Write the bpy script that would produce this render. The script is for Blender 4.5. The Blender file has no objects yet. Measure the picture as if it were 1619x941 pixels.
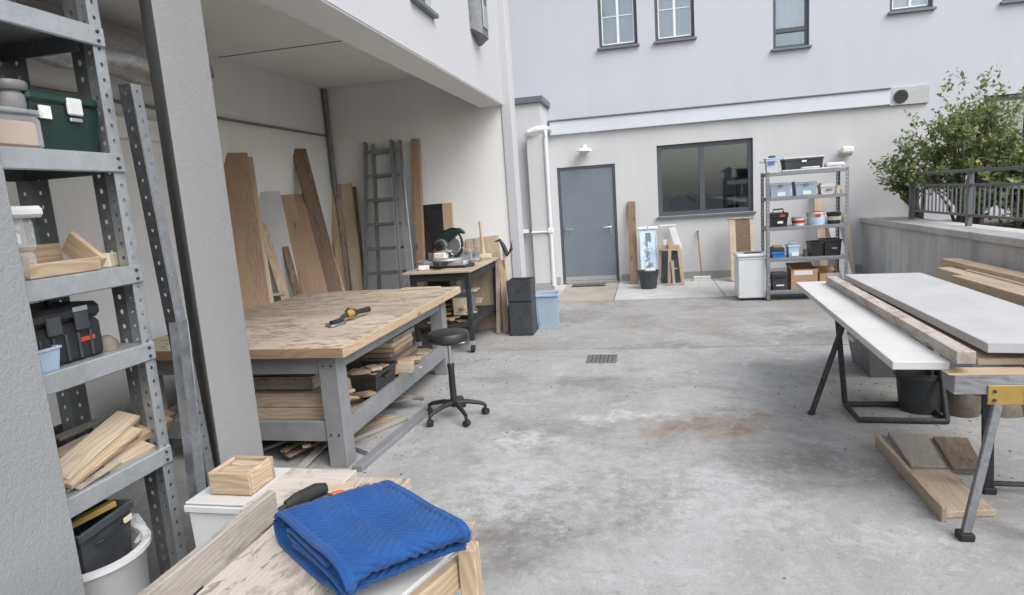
import bpy, bmesh, math, random
from mathutils import Matrix, Vector, noise
from math import radians as rad, sin, cos, pi
random.seed(7)
S = bpy.context.scene
COL = S.collection
V = Vector

# ------------------------------------------------------------------ camera
F_PX, CX, CY, CAM_H = 991.0, 809.5, 470.5, 1.62
def _rx(a): return Matrix(((1,0,0),(0,cos(a),-sin(a)),(0,sin(a),cos(a))))
def _rz(a): return Matrix(((cos(a),-sin(a),0),(sin(a),cos(a),0),(0,0,1)))
_M = _rz(rad(-4.036)) @ _rx(rad(8.99))
_yw = rad(12.6)
_Y = _M @ V((sin(_yw),0,cos(_yw))); _X = _M @ V((cos(_yw),0,-sin(_yw))); _Z = -(_M @ V((0,1,0)))
ROT = Matrix((_X,_Y,_Z))                       # camera (x right, y down, z ahead) -> world
EYE = V((0,0,CAM_H))
cam = bpy.data.cameras.new('camera'); camo = bpy.data.objects.new('camera', cam); COL.objects.link(camo)
cam.sensor_width = 36; cam.lens = F_PX*36/1619; cam.clip_start = .02; cam.clip_end = 500
camo.matrix_world = Matrix.Translation(EYE) @ (ROT @ Matrix(((1,0,0),(0,-1,0),(0,0,-1)))).to_4x4()
S.camera = camo
def ray(px,py): return ROT @ V((px-CX,py-CY,F_PX))
def atZ(px,py,z=0.): r=ray(px,py); return EYE+r*((z-CAM_H)/r.z)
def atY(px,py,y): r=ray(px,py); return EYE+r*(y/r.y)
def atX(px,py,x): r=ray(px,py); return EYE+r*(x/r.x)

# ------------------------------------------------------------------ sky, sun, exposure
SUN_EL, SUN_AZ = 48, 128                      # overcast: a broad soft sun, high, from the right behind the camera
w = bpy.data.worlds.new('World'); S.world = w; w.use_nodes = True
nt = w.node_tree; bg = nt.nodes['Background']
sky = nt.nodes.new('ShaderNodeTexSky'); sky.sky_type = 'NISHITA'; sky.sun_disc = False
sky.sun_elevation = rad(SUN_EL); sky.sun_rotation = rad(SUN_AZ); sky.dust_density = 2.5; sky.air_density = 1.2; sky.ozone_density = 1
hs = nt.nodes.new('ShaderNodeHueSaturation'); hs.inputs['Saturation'].default_value = .52
nt.links.new(sky.outputs[0], hs.inputs['Color']); nt.links.new(hs.outputs[0], bg.inputs[0]); bg.inputs[1].default_value = .13
sl = bpy.data.lights.new('sun','SUN'); sl.energy = 1.15; sl.angle = rad(45); sl.color = (1,.995,.985)
so = bpy.data.objects.new('sun', sl); COL.objects.link(so)
sd = V((sin(rad(SUN_AZ))*cos(rad(SUN_EL)), cos(rad(SUN_AZ))*cos(rad(SUN_EL)), sin(rad(SUN_EL))))
so.rotation_euler = (-sd).to_track_quat('-Z','Y').to_euler()
S.view_settings.view_transform = 'Standard'; S.view_settings.look = 'None'; S.view_settings.gamma = 1
S.view_settings.use_curve_mapping = False; S.view_settings.exposure = 1.0
S.render.engine = 'CYCLES'

# ------------------------------------------------------------------ materials
def lin(c): return tuple(((x/255)/12.92 if x/255 <= .04045 else ((x/255+.055)/1.055)**2.4) for x in c)
MATS = {}
class G:
    def __init__(s, name, rough=.6, metal=0., spec=.5):
        s.m = bpy.data.materials.new(name); s.m.use_nodes = True; s.t = s.m.node_tree; s.b = s.t.nodes['Principled BSDF']
        s.b.inputs['Roughness'].default_value = rough; s.b.inputs['Metallic'].default_value = metal
        s.b.inputs['Specular IOR Level'].default_value = spec; MATS[name] = s.m
        tc = s.t.nodes.new('ShaderNodeTexCoord'); s.co = tc.outputs['Object']; s.gen = tc.outputs['Generated']
    def n(s, typ, **kw):
        x = s.t.nodes.new(typ)
        for k, v in kw.items(): setattr(x, k, v)
        return x
    def l(s, a, b): s.t.links.new(a, b)
    def val(s, x, sock):
        if hasattr(x, 'links'): s.l(x, sock)
        else: sock.default_value = x
    def mapping(s, co, scale=(1,1,1), loc=(0,0,0), rot=(0,0,0)):
        x = s.n('ShaderNodeMapping'); s.l(co, x.inputs[0]); x.inputs['Scale'].default_value = scale
        x.inputs['Location'].default_value = loc; x.inputs['Rotation'].default_value = rot; return x.outputs[0]
    def rnd(s): return s.n('ShaderNodeObjectInfo').outputs['Random']
    def offs(s, co, amt=37.):
        m = s.n('ShaderNodeMath', operation='MULTIPLY'); s.l(s.rnd(), m.inputs[0]); m.inputs[1].default_value = amt
        a = s.n('ShaderNodeVectorMath', operation='ADD'); s.l(co, a.inputs[0]); s.l(m.outputs[0], a.inputs[1]); return a.outputs[0]
    def noise(s, co, scale, det=4, rough=.55, dist=0.):
        x = s.n('ShaderNodeTexNoise'); s.l(co, x.inputs['Vector']); x.inputs['Scale'].default_value = scale
        x.inputs['Detail'].default_value = det; x.inputs['Roughness'].default_value = rough; x.inputs['Distortion'].default_value = dist
        return x.outputs['Fac']
    def ramp(s, f, stops):
        x = s.n('ShaderNodeValToRGB'); s.l(f, x.inputs[0]); e = x.color_ramp.elements
        while len(e) < len(stops): e.new(.5)
        for k, (p, c) in enumerate(stops):
            e[k].position = p; e[k].color = (c,c,c,1) if not isinstance(c, tuple) else (*c[:3],1)
        return x.outputs[0]
    def mix(s, f, a, b, mode='MIX'):
        x = s.n('ShaderNodeMix', data_type='RGBA', blend_type=mode)
        s.val(f, x.inputs[0])
        for v, k in ((a,6),(b,7)):
            if isinstance(v, tuple): v = (*v[:3],1)
            s.val(v, x.inputs[k])
        return x.outputs[2]
    def math(s, op, a, b=0.):
        x = s.n('ShaderNodeMath', operation=op); s.val(a, x.inputs[0]); s.val(b, x.inputs[1]); return x.outputs[0]
    def col(s, c): s.val((*c,1) if isinstance(c, tuple) else c, s.b.inputs['Base Color'])
    def rough(s, c): s.val(c, s.b.inputs['Roughness'])
    def bump(s, h, strength=.3, dist=.01):
        x = s.n('ShaderNodeBump'); x.inputs['Strength'].default_value = strength; x.inputs['Distance'].default_value = dist
        s.l(h, x.inputs['Height']); s.l(x.outputs[0], s.b.inputs['Normal']); return s

def m_plain(name, c, rough=.5, metal=0., var=.12, bump=.08, sc=9., dirt=.0):
    g = G(name, rough, metal); co = g.offs(g.co)
    n1 = g.noise(co, sc, 5, .6)
    k = g.ramp(n1, [(.3, 1-var),(.7, 1+var*.5)])
    c1 = g.mix(1., c, k, 'MULTIPLY')
    if dirt:
        d = g.ramp(g.noise(co, sc*.6, 8, .7), [(.52,0.),(.72,dirt)])
        c1 = g.mix(d, c1, (.16,.14,.12))
    g.col(c1); g.rough(g.ramp(g.noise(co, sc*2.2, 4), [(.3,max(.05,rough-.1)),(.7,min(1,rough+.12))]))
    if bump: g.bump(g.noise(co, sc*14, 4), bump, .004)
    return g.m
def m_stucco(name, c, bump=.35, scale=230., dist=.004, dirt=.25, var=.05):
    g = G(name, .9, 0, .25); co = g.co
    big = g.ramp(g.noise(co, .45, 5, .6), [(.3,1-var),(.7,1.)])
    st = g.ramp(g.noise(g.mapping(co,(2.2,2.2,.18)), 1.6, 6, .65), [(.35,1.),(.72,1-var*.9)])
    c1 = g.mix(1., g.mix(1., c, big, 'MULTIPLY'), st, 'MULTIPLY')
    sp = g.ramp(g.noise(co, 7., 8, .75), [(.6,0.),(.8,dirt)])
    c1 = g.mix(sp, c1, tuple(x*.72 for x in c))
    fine = g.noise(co, scale, 3, .6)
    c1 = g.mix(1., c1, g.ramp(fine, [(.25,.9),(.6,1.)]), 'MULTIPLY')
    g.col(c1); g.bump(g.mix(.5, fine, g.noise(co, scale*.35, 3, .6)), bump, dist); return g.m
def m_wood(name, c, dark, rough=.65, grain=1., stain=0., staincol=(.1,.07,.05), knots=True, grey=0.):
    g = G(name, rough, 0, .3); co = g.offs(g.co)
    wob = g.noise(g.mapping(co,(1.1,6,6)), 1.0, 3, .5)
    mp = g.mapping(co,(.42,19,19))
    a = g.n('ShaderNodeVectorMath', operation='ADD'); g.l(mp, a.inputs[0]); g.l(g.math('MULTIPLY', wob, 1.8), a.inputs[1])
    rings = g.n('ShaderNodeTexWave', wave_type='BANDS', bands_direction='DIAGONAL'); g.l(a.outputs[0], rings.inputs['Vector'])
    rings.inputs['Scale'].default_value = 1.5; rings.inputs['Distortion'].default_value = 3.5; rings.inputs['Detail'].default_value = 3
    fib = g.noise(g.mapping(co,(3.,120,120)), 1.2, 5, .65)
    f = g.mix(.45, rings.outputs['Fac'], fib)
    cc = g.mix(g.ramp(f, [(.25,0.),(.8,.75*grain)]), c, dark)
    hv = g.ramp(g.noise(g.mapping(co,(.8,4,4)), 1.3, 3), [(.3,.82),(.7,1.08)])
    cc = g.mix(1., cc, hv, 'MULTIPLY')
    ov = g.math('MULTIPLY_ADD', g.rnd(), .3); g.t.nodes[-1].inputs[2].default_value = .72
    cc = g.mix(1., cc, ov, 'MULTIPLY')
    if knots:
        v = g.n('ShaderNodeTexVoronoi'); g.l(g.mapping(co,(2.2,7,7)), v.inputs['Vector']); v.inputs['Scale'].default_value = 1.; v.inputs['Randomness'].default_value = 1.
        cc = g.mix(g.ramp(v.outputs['Distance'], [(.05,.85),(.13,0.)]), cc, tuple(x*.35 for x in dark))
    if stain:
        s1 = g.ramp(g.noise(g.mapping(co,(2.2,5,5)), 2.0, 9, .76, .6), [(.5,0.),(.60,stain)])
        cc = g.mix(s1, cc, staincol)
        s2 = g.ramp(g.noise(g.mapping(co,(5,15,15)), 1.7, 6, .66, .5), [(.58,0.),(.615,stain*.95)])
        cc = g.mix(s2, cc, tuple(x*.45 for x in staincol))
    if grey: cc = g.mix(grey, cc, g.mix(fib, (.30,.285,.265), (.46,.445,.42)))
    hsv = g.n('ShaderNodeHueSaturation'); hsv.inputs['Saturation'].default_value = .82; g.l(cc, hsv.inputs['Color']); cc = hsv.outputs[0]
    g.col(cc); g.bump(f, .22, .002); return g.m
def m_metal(name, c, rough=.35, metal=1., var=.2, dirt=.3):
    g = G(name, rough, metal); co = g.offs(g.co)
    sp = g.n('ShaderNodeTexVoronoi', feature='F1'); g.l(g.mapping(co,(1,1,1)), sp.inputs['Vector']); sp.inputs['Scale'].default_value = 55
    k = g.ramp(sp.outputs['Color'], [(.2,1-var),(.8,1.)])
    k2 = g.ramp(g.noise(co, 4., 6, .65), [(.3,1-var),(.7,1.)])
    cc = g.mix(1., g.mix(1., c, k, 'MULTIPLY'), k2, 'MULTIPLY')
    d = g.ramp(g.noise(co, 6., 8, .75), [(.55,0.),(.75,dirt)])
    g.col(g.mix(d, cc, (.13,.12,.11))); g.rough(g.ramp(g.noise(co, 12., 5), [(.3,rough-.08),(.7,rough+.22)]))
    g.val(g.ramp(d, [(0.,metal),(1.,metal*.4)]), g.b.inputs['Metallic']); return g.m
def m_glass(name, tint, refl=.25, rough=.03, alpha=.75):
    g = G(name, rough); g.t.nodes.remove(g.b)
    tr = g.n('ShaderNodeBsdfTransparent'); tr.inputs[0].default_value = (*tint,1)
    gl = g.n('ShaderNodeBsdfGlossy'); gl.inputs['Roughness'].default_value = rough; gl.inputs[0].default_value = (.9,.95,1,1)
    fr = g.n('ShaderNodeFresnel'); fr.inputs[0].default_value = 1.5
    f = g.math('ADD', fr.outputs[0], refl)
    mx = g.n('ShaderNodeMixShader'); g.l(f, mx.inputs[0]); g.l(tr.outputs[0], mx.inputs[1]); g.l(gl.outputs[0], mx.inputs[2])
    g.l(mx.outputs[0], g.t.nodes['Material Output'].inputs[0]); return g.m
def m_plastic_clear(name, c, a=.55):
    g = G(name, .3); g.b.inputs['Base Color'].default_value = (*c,1); g.b.inputs['Alpha'].default_value = a
    g.bump(g.noise(g.offs(g.co), 18., 3), .2, .004); return g.m
def m_floor(name, tint=(1,1,1)):
    g = G(name, .75, 0, .35); co = g.co
    nz = g.n('ShaderNodeTexNoise'); g.l(co, nz.inputs['Vector']); nz.inputs['Scale'].default_value = 2.6; nz.inputs['Detail'].default_value = 6; nz.inputs['Roughness'].default_value = .68
    gr1 = g.noise(co, 7., 7, .78); gr2 = g.noise(co, 9., 7, .8)
    def blob(px, py, rx, ry, lo=.0, hi=1.):
        c = atZ(px, py); d = g.n('ShaderNodeVectorMath', operation='SUBTRACT')
        ws = g.n('ShaderNodeVectorMath', operation='MULTIPLY_ADD'); g.l(nz.outputs['Color'], ws.inputs[0]); ws.inputs[1].default_value = (1.1,1.1,0); g.l(co, ws.inputs[2])
        g.l(ws.outputs[0], d.inputs[0]); d.inputs[1].default_value = (c.x+.55, c.y+.55, 0)
        m2 = g.mapping(d.outputs[0], (1/rx, 1/ry, 0)); ln = g.n('ShaderNodeVectorMath', operation='LENGTH'); g.l(m2, ln.inputs[0])
        return g.ramp(ln.outputs['Value'], [(.35,hi),(.95,lo)])
    base = g.mix(g.ramp(g.noise(co, .55, 8, .66, .4), [(.3,0.),(.7,1.)]), (.245,.238,.226), (.37,.37,.367))
    m2 = g.ramp(g.noise(co, 1.7, 9, .72, .8), [(.42,0.),(.62,1.)])
    base = g.mix(g.math('MULTIPLY', m2, .42), base, (.44,.45,.455))
    dk = g.ramp(g.noise(g.mapping(co,(1,1,1),(7,3,0)), 1.15, 9, .74, .5), [(.52,0.),(.68,1.)])
    base = g.mix(g.math('MULTIPLY', dk, .62), base, (.15,.143,.132))
    # worn, paler skin with ragged edges
    wn = g.ramp(g.noise(g.mapping(co,(1,1,1),(1,9,0)), 3.1, 10, .78, 1.2), [(.56,0.),(.60,1.)])
    base = g.mix(g.math('MULTIPLY', wn, .3), base, (.52,.525,.53))
    # oil and rust stains
    br = g.math('MULTIPLY', blob(1128,675,.62,.42), g.ramp(g.noise(co, 6., 8, .75), [(.35,.25),(.65,1.)]))
    base = g.mix(g.math('MULTIPLY', br, 1.), base, (.20,.14,.09))
    for (px,py,rx,ry,k) in ((1230,740,.55,.4,.6),(1000,610,.6,.3,.45),(870,675,.6,.35,.4),(950,800,.6,.5,.45),(1290,530,.6,.5,.6),(1050,548,.9,.2,.45),(820,850,.45,.4,.6),(1285,605,.35,.2,.5),(900,500,.7,.6,.4)):
        b = g.math('MULTIPLY', blob(px,py,rx,ry), g.ramp(gr1, [(.35,.1),(.62,1.)]))
        base = g.mix(g.math('MULTIPLY', b, k), base, (.13,.122,.11))
    for (px,py,rx,ry,k) in ((980,655,.55,.18,.5),(790,790,.6,.5,.4),(1100,780,.9,.6,.3),(840,700,.5,.3,.5),(1230,520,.7,.4,.35)):
        b = g.math('MULTIPLY', blob(px,py,rx,ry), g.ramp(gr2, [(.44,0.),(.56,1.)]))
        base = g.mix(g.math('MULTIPLY', b, k), base, (.6,.61,.62))
    mid = g.noise(co, 19., 7, .8, .5)
    base = g.mix(g.ramp(mid, [(.53,0.),(.62,.26)]), base, (.50,.505,.505)); base = g.mix(g.ramp(mid, [(.36,.45),(.43,0.)]), base, (.17,.163,.152))
    fine = g.noise(co, 90., 4, .7)
    base = g.mix(1., base, g.ramp(fine, [(.3,.84),(.65,1.06)]), 'MULTIPLY')
    pits = g.n('ShaderNodeTexVoronoi'); g.l(co, pits.inputs['Vector']); pits.inputs['Scale'].default_value = 26
    pm = g.math('MULTIPLY', g.ramp(pits.outputs['Distance'], [(.04,1.),(.11,0.)]), g.ramp(g.noise(co, 2.2, 4), [(.5,0.),(.62,1.)]))
    base = g.mix(g.math('MULTIPLY', pm, .6), base, (.1,.095,.09))
    base = g.mix(1., base, tint, 'MULTIPLY')
    g.col(base); g.rough(g.ramp(g.noise(co, 1.4, 6), [(.3,.58),(.7,.88)]))
    hgt = g.math('SUBTRACT', g.math('ADD', g.math('MULTIPLY', fine, .35), g.math('MULTIPLY', wn, .3)), g.math('MULTIPLY', pm, .8))
    g.bump(hgt, .35, .006); return g.m
def m_concrete(name, c=(.36,.355,.34), streak=.5):
    g = G(name, .88, 0, .25); co = g.co
    k = g.mix(g.ramp(g.noise(co, 1.1, 8, .7), [(.3,0.),(.7,1.)]), tuple(x*.72 for x in c), tuple(min(1,x*1.15) for x in c))
    st = g.ramp(g.noise(g.mapping(co,(2.6,2.6,.16)), 1.5, 7, .7), [(.48,0.),(.68,streak)])
    k = g.mix(st, k, (.13,.125,.115))
    pores = g.n('ShaderNodeTexVoronoi'); g.l(co, pores.inputs['Vector']); pores.inputs['Scale'].default_value = 34
    k = g.mix(g.ramp(pores.outputs['Distance'], [(.03,.5),(.1,0.)]), k, (.1,.1,.1))
    g.col(k); g.bump(g.noise(co, 60., 5, .7), .3, .004); return g.m
def m_leaf(name):
    g = G(name, .5, 0, .4)
    r = g.n('ShaderNodeAttribute', attribute_name='tint')
    cc = g.ramp(r.outputs['Fac'], [(0.,(.12,.165,.065)),(.45,(.20,.26,.105)),(.8,(.32,.36,.15)),(1.,(.50,.44,.17))])
    g.col(cc); g.b.inputs['Transmission Weight'].default_value = 0
    tl = g.n('ShaderNodeBsdfTranslucent'); g.l(cc, tl.inputs[0]); mx = g.n('ShaderNodeMixShader'); mx.inputs[0].default_value = .45
    g.l(g.b.outputs[0], mx.inputs[1]); g.l(tl.outputs[0], mx.inputs[2]); g.l(mx.outputs[0], g.t.nodes['Material Output'].inputs[0]); return g.m
def m_fabric(name, c):
    g = G(name, .85, 0, .2); co = g.co
    wv = g.noise(co, 420., 2, .5)
    cc = g.mix(1., g.mix(g.ramp(g.noise(co, 9., 6, .6), [(.3,0.),(.7,1.)]), tuple(x*.82 for x in c), tuple(x*1.1 for x in c)), g.ramp(wv, [(.3,.86),(.7,1.08)]), 'MULTIPLY')
    g.col(cc); g.b.inputs['Sheen Weight'].default_value = .12; g.b.inputs['Sheen Roughness'].default_value = .5
    g.bump(wv, .25, .001); return g.m

m_stucco('stucco_white', (.55,.563,.605)); m_stucco('stucco_ground', (.60,.60,.60), var=.08, dirt=.3); m_stucco('stucco_bay', (.80,.80,.79), var=.09, dirt=.35)
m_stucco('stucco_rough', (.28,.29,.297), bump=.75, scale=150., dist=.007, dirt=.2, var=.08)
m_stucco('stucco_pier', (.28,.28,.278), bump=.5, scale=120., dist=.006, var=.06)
m_stucco('ceiling_paint', (.78,.775,.76), bump=.12, var=.06); m_stucco('plinth_paint', (.36,.355,.34), var=.12, dirt=.5)
m_stucco('plaster_white', (.50,.505,.525), bump=.15, var=.03, dirt=.1)
m_floor('floor_concrete'); m_floor('floor_far', (.90,.885,.86)); m_concrete('joint_fill', (.10,.098,.092), .3); m_concrete('concrete', (.58,.575,.56), .32); m_concrete('paving_pale', (.50,.495,.48), .1); m_concrete('paving_tan', (.38,.35,.30), .2); m_concrete('coping', (.52,.515,.505), .2)
m_plain('terrace_soil', (.16,.14,.11), .95, 0, .4, .5, 6)
m_plain('anthracite', (.075,.082,.095), .45, 0, .12, .03); m_plain('door_grey', lin((112,120,128)), .45, 0, .06, .05, 3); m_plain('sheet_blue_grey', lin((203,207,213)), .4, 0, .05, .0, 2)
m_plain('zinc_dark', (.16,.17,.19), .45, .3, .15, .03); m_plain('white_paint', (.78,.78,.77), .45, 0, .08, .04); m_plain('railing_grey', (.12,.128,.135), .5, 0, .15, .05)
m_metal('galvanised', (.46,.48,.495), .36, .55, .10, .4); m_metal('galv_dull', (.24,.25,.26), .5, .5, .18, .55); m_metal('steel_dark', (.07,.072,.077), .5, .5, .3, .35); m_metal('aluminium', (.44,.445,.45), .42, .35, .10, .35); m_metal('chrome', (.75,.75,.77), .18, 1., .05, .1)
m_metal('steel_blade', (.42,.44,.47), .35, .9, .15, .3); m_metal('foil', (.62,.63,.65), .3, .9, .2, .1)
m_wood('pine', (.58,.415,.25), (.42,.265,.135)); m_wood('pine_pale', (.64,.50,.34), (.50,.36,.22)); m_wood('oak', (.42,.255,.13), (.27,.15,.07), grain=.7); m_wood('brown', (.27,.165,.09), (.14,.08,.042))
m_wood('weathered', (.40,.33,.25), (.24,.19,.14), grey=.45, stain=.4); m_wood('worn', (.50,.40,.29), (.33,.245,.16), stain=.55, grey=.15)
m_wood('bench_top', (.60,.49,.365), (.43,.325,.22), stain=.8, staincol=(.20,.14,.09), grey=.04, grain=.6); m_wood('plank_dirty', (.60,.525,.445), (.46,.385,.305), stain=.75, staincol=(.24,.17,.12), grey=.2, grain=.5)
m_wood('dusty', (.30,.23,.16), (.19,.14,.095), stain=.5); m_wood('grey_timber', (.40,.42,.44), (.27,.285,.30), grain=.8, stain=.25, knots=False)
m_wood('birch', (.62,.48,.33), (.5,.37,.24), grain=.6, knots=False)
m_plain('bench_grey', lin((128,129,131)), .55, 0, .18, .1, 6, .25); m_plain('panel_grey', lin((180,180,180)), .5, 0, .07, .04, 4, .12); m_plain('board_white', lin((198,197,195)), .55, 0, .06, .05, 4, .14)
m_plain('plastic_black', (.018,.019,.021), .42, 0, .3, .1, 9, .12); m_plain('plastic_charcoal', (.042,.047,.053), .5, 0, .25, .1, 9, .15); m_plain('plastic_green', (.010,.032,.026), .4, 0, .3, .1); m_plain('plastic_white', (.60,.605,.605), .42, 0, .06, .05, 9, .1)
m_plain('plastic_grey', (.17,.175,.18), .5, 0, .2, .1, 6, .3); m_plain('plastic_blue', (.32,.41,.50), .45, 0, .1, .05, 7, .12); m_plain('blue_vivid', (.03,.19,.50), .45, 0, .15, .05); m_plain('sky_blue', (.42,.60,.76), .5, 0, .12, .05)
m_plain('cardboard', (.42,.27,.15), .85, 0, .12, .1, 8); m_plain('paper', (.72,.72,.70), .8, 0, .08, .1); m_plain('yellow', (.36,.24,.06), .5, 0, .2, .08, 9, .3); m_plain('red', (.45,.04,.035), .5, 0, .2, .05); m_plain('orange', (.65,.10,.02), .5)
m_plain('teal', (.05,.28,.26), .5); m_plain('cream', (.62,.56,.42), .55); m_plain('appliance', (.62,.63,.64), .4, 0, .05, .03, 4, .05); m_plain('rubber', (.02,.02,.021), .75, 0, .3, .1); m_plain('vinyl_black', (.022,.022,.024), .38, 0, .2, .05)
m_plain('mat_brown', (.11,.10,.09), .95, 0, .4, .6, 20); m_plain('room_wall', (.46,.49,.49), .9, 0, .1, .0, 2); m_plain('room_dark', (.10,.105,.105), .8, 0, .2, .0, 2); m_plain('curtain', (.62,.625,.61), .9, 0, .1, .0, 3); m_plain('curtain_grey', (.36,.38,.375), .9, 0, .1, .0, 3)
m_plain('bark', (.16,.125,.095), .9, 0, .3, .5, 14); m_plain('grime', (.10,.09,.08), .95, 0, .4, .5, 10); m_plain('muddy', (.17,.145,.115), .8, 0, .5, .3, 8, .4); m_plain('gap_dark', (.03,.03,.03), .95, 0, .2, .2)
def m_print(name):
    g = G(name, .5); sx = g.n('ShaderNodeSeparateXYZ'); g.l(g.co, sx.inputs[0])
    win = g.ramp(g.math('ABSOLUTE', sx.outputs[0]), [(.035,1.),(.085,0.)]); zz = g.ramp(sx.outputs[2], [(.1,0.),(.2,1.),(.78,1.),(.85,0.)])
    nn = g.noise(g.mapping(g.co,(1.6,1,1)), 11., 3, .55, .8); k = g.math('MULTIPLY', g.math('MULTIPLY', win, zz), g.ramp(nn, [(.47,0.),(.53,1.)]))
    c = g.mix(g.ramp(g.noise(g.co, 6., 4), [(.35,0.),(.65,1.)]), (.42,.58,.72), (.62,.72,.80))
    k2 = g.math('MULTIPLY', win, g.ramp(g.noise(g.co, 8., 4, .6), [(.52,0.),(.6,.8)])); c = g.mix(k2, c, (.10,.26,.48))
    g.col(g.mix(g.math('MULTIPLY', k, .85), c, (.12,.13,.14))); return g.m
m_print('printed_panel')
m_plastic_clear('clear', (.70,.72,.74), .30); m_plastic_clear('clear_blue', (.45,.56,.68), .6); m_glass('glass', (.82,.87,.88), .05); m_glass('glass_upper', (.89,.90,.905), .12)
m_metal('galv_mid', (.27,.285,.30), .42, .5, .12, .4); m_leaf('leaf'); m_fabric('quilt_blue', (.015,.072,.235)); m_fabric('cloth_white', (.62,.62,.61))

# ------------------------------------------------------------------ mesh helpers
def prim(bm, p):
    k = p[0]
    if k == 'b':                                   # box lo hi bevel
        lo, hi = V(p[1]), V(p[2]); bev = p[3] if len(p) > 3 else .003
        r = bmesh.ops.create_cube(bm, size=1)['verts']
        for v in r: v.co = V(((lo[i]+hi[i])/2 + v.co[i]*(hi[i]-lo[i]) for i in range(3)))
        if bev: bmesh.ops.bevel(bm, geom=list({e for v in r for e in v.link_edges}), offset=min(bev, .3*min(abs(hi[i]-lo[i]) for i in range(3))), segments=1, affect='EDGES')
    elif k == 'c':                                 # cylinder/cone p0 p1 r0 r1 seg
        a, b = V(p[1]), V(p[2]); r0 = p[3]; r1 = p[4] if len(p) > 4 else r0; seg = p[5] if len(p) > 5 else 14
        d = b-a; M = Matrix.Translation((a+b)/2) @ d.to_track_quat('Z','Y').to_matrix().to_4x4()
        bmesh.ops.create_cone(bm, cap_ends=True, segments=seg, radius1=r0, radius2=r1, depth=d.length, matrix=M)
    elif k == 'w':                                 # bar p0 p1 width thick up
        a, b = V(p[1]), V(p[2]); M = frame(a, b, V(p[5]) if len(p) > 5 else V((0,0,1)))
        r = bmesh.ops.create_cube(bm, size=1)['verts']; L = (b-a).length
        for v in r: v.co = M @ V((v.co.x*L, v.co.y*p[3], v.co.z*p[4]))
        bmesh.ops.bevel(bm, geom=list({e for v in r for e in v.link_edges}), offset=min(.003,.2*p[3],.2*p[4]), segments=1, affect='EDGES')
    elif k == 't':                                 # tube pts r seg
        pts = [V(q) for q in p[1]]; r = p[2]; seg = p[3] if len(p) > 3 else 8; rings = []
        up = V((0,0,1))
        for i, q in enumerate(pts):
            d = (pts[min(i+1,len(pts)-1)]-pts[max(i-1,0)]).normalized()
            u = d.cross(up if abs(d.z) < .95 else V((1,0,0))).normalized(); vv = u.cross(d)
            rr = r[i] if isinstance(r, (list,tuple)) else r
            rings.append([bm.verts.new(q+(u*cos(2*pi*j/seg)+vv*sin(2*pi*j/seg))*rr) for j in range(seg)])
        for A, B in zip(rings, rings[1:]):
            for j in range(seg): bm.faces.new((A[j],A[(j+1)%seg],B[(j+1)%seg],B[j]))
        bm.faces.new(rings[0]); bm.faces.new(rings[-1][::-1])
    elif k == 'l':                                 # lathe profile [(r,z)] centre seg
        c = V(p[2]) if len(p) > 2 else V((0,0,0)); seg = p[3] if len(p) > 3 else 24; rings = []
        for (r, z) in p[1]:
            rings.append([bm.verts.new(c+V((r*cos(2*pi*j/seg), r*sin(2*pi*j/seg), z))) for j in range(seg)])
        for A, B in zip(rings, rings[1:]):
            for j in range(seg): bm.faces.new((A[j],A[(j+1)%seg],B[(j+1)%seg],B[j]))
        bm.faces.new(rings[0][::-1]); bm.faces.new(rings[-1])
    elif k == 's':                                 # slab: xy polygon z0 z1
        z0, z1 = p[2], p[3]; A = [bm.verts.new((q[0],q[1],z0)) for q in p[1]]; B = [bm.verts.new((q[0],q[1],z1)) for q in p[1]]; n = len(A)
        fs = [bm.faces.new(A[::-1]), bm.faces.new(B)]+[bm.faces.new((A[i],A[(i+1)%n],B[(i+1)%n],B[i])) for i in range(n)]
        bev = p[4] if len(p) > 4 else .003
        if bev: bmesh.ops.bevel(bm, geom=list({e for f in fs for e in f.edges}), offset=bev, segments=1, affect='EDGES')
    elif k == 'e':                                 # extruded polygon: pts(3d) + vector
        A = [bm.verts.new(V(q)) for q in p[1]]; B = [bm.verts.new(V(q)+V(p[2])) for q in p[1]]; n = len(A)
        bm.faces.new(A[::-1]); bm.faces.new(B); [bm.faces.new((A[i],A[(i+1)%n],B[(i+1)%n],B[i])) for i in range(n)]
    elif k == 'p':                                 # open tray: lo hi wall  taper
        lo, hi, t = V(p[1]), V(p[2]), p[3]; tp = p[4] if len(p) > 4 else 0.
        def ring(z, inset): return [bm.verts.new(q) for q in ((lo.x+inset,lo.y+inset,z),(hi.x-inset,lo.y+inset,z),(hi.x-inset,hi.y-inset,z),(lo.x+inset,hi.y-inset,z))]
        R = [ring(lo.z,tp), ring(hi.z,0), ring(hi.z,t), ring(lo.z+t,tp+t)]
        for A, B in zip(R, R[1:]):
            for j in range(4): bm.faces.new((A[j],A[(j+1)%4],B[(j+1)%4],B[j]))
        bm.faces.new(R[0][::-1]); bm.faces.new(R[-1])
def frame(a, b, up=V((0,0,1))):
    x = (b-a).normalized(); z = up-x*up.dot(x)
    if z.length < 1e-4: z = V((0,1,0))-x*x.y
    z.normalize(); y = z.cross(x)
    M = Matrix((x,y,z)).transposed().to_4x4(); M.translation = (a+b)/2; return M
def mesh_from(name, prims, angle=35):
    bm = bmesh.new()
    for p in prims: prim(bm, p)
    bmesh.ops.recalc_face_normals(bm, faces=bm.faces[:])
    me = bpy.data.meshes.new(name); bm.to_mesh(me); bm.free()
    me.polygons.foreach_set('use_smooth', [True]*len(me.polygons)); me.set_sharp_from_angle(angle=rad(angle)); return me
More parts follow.
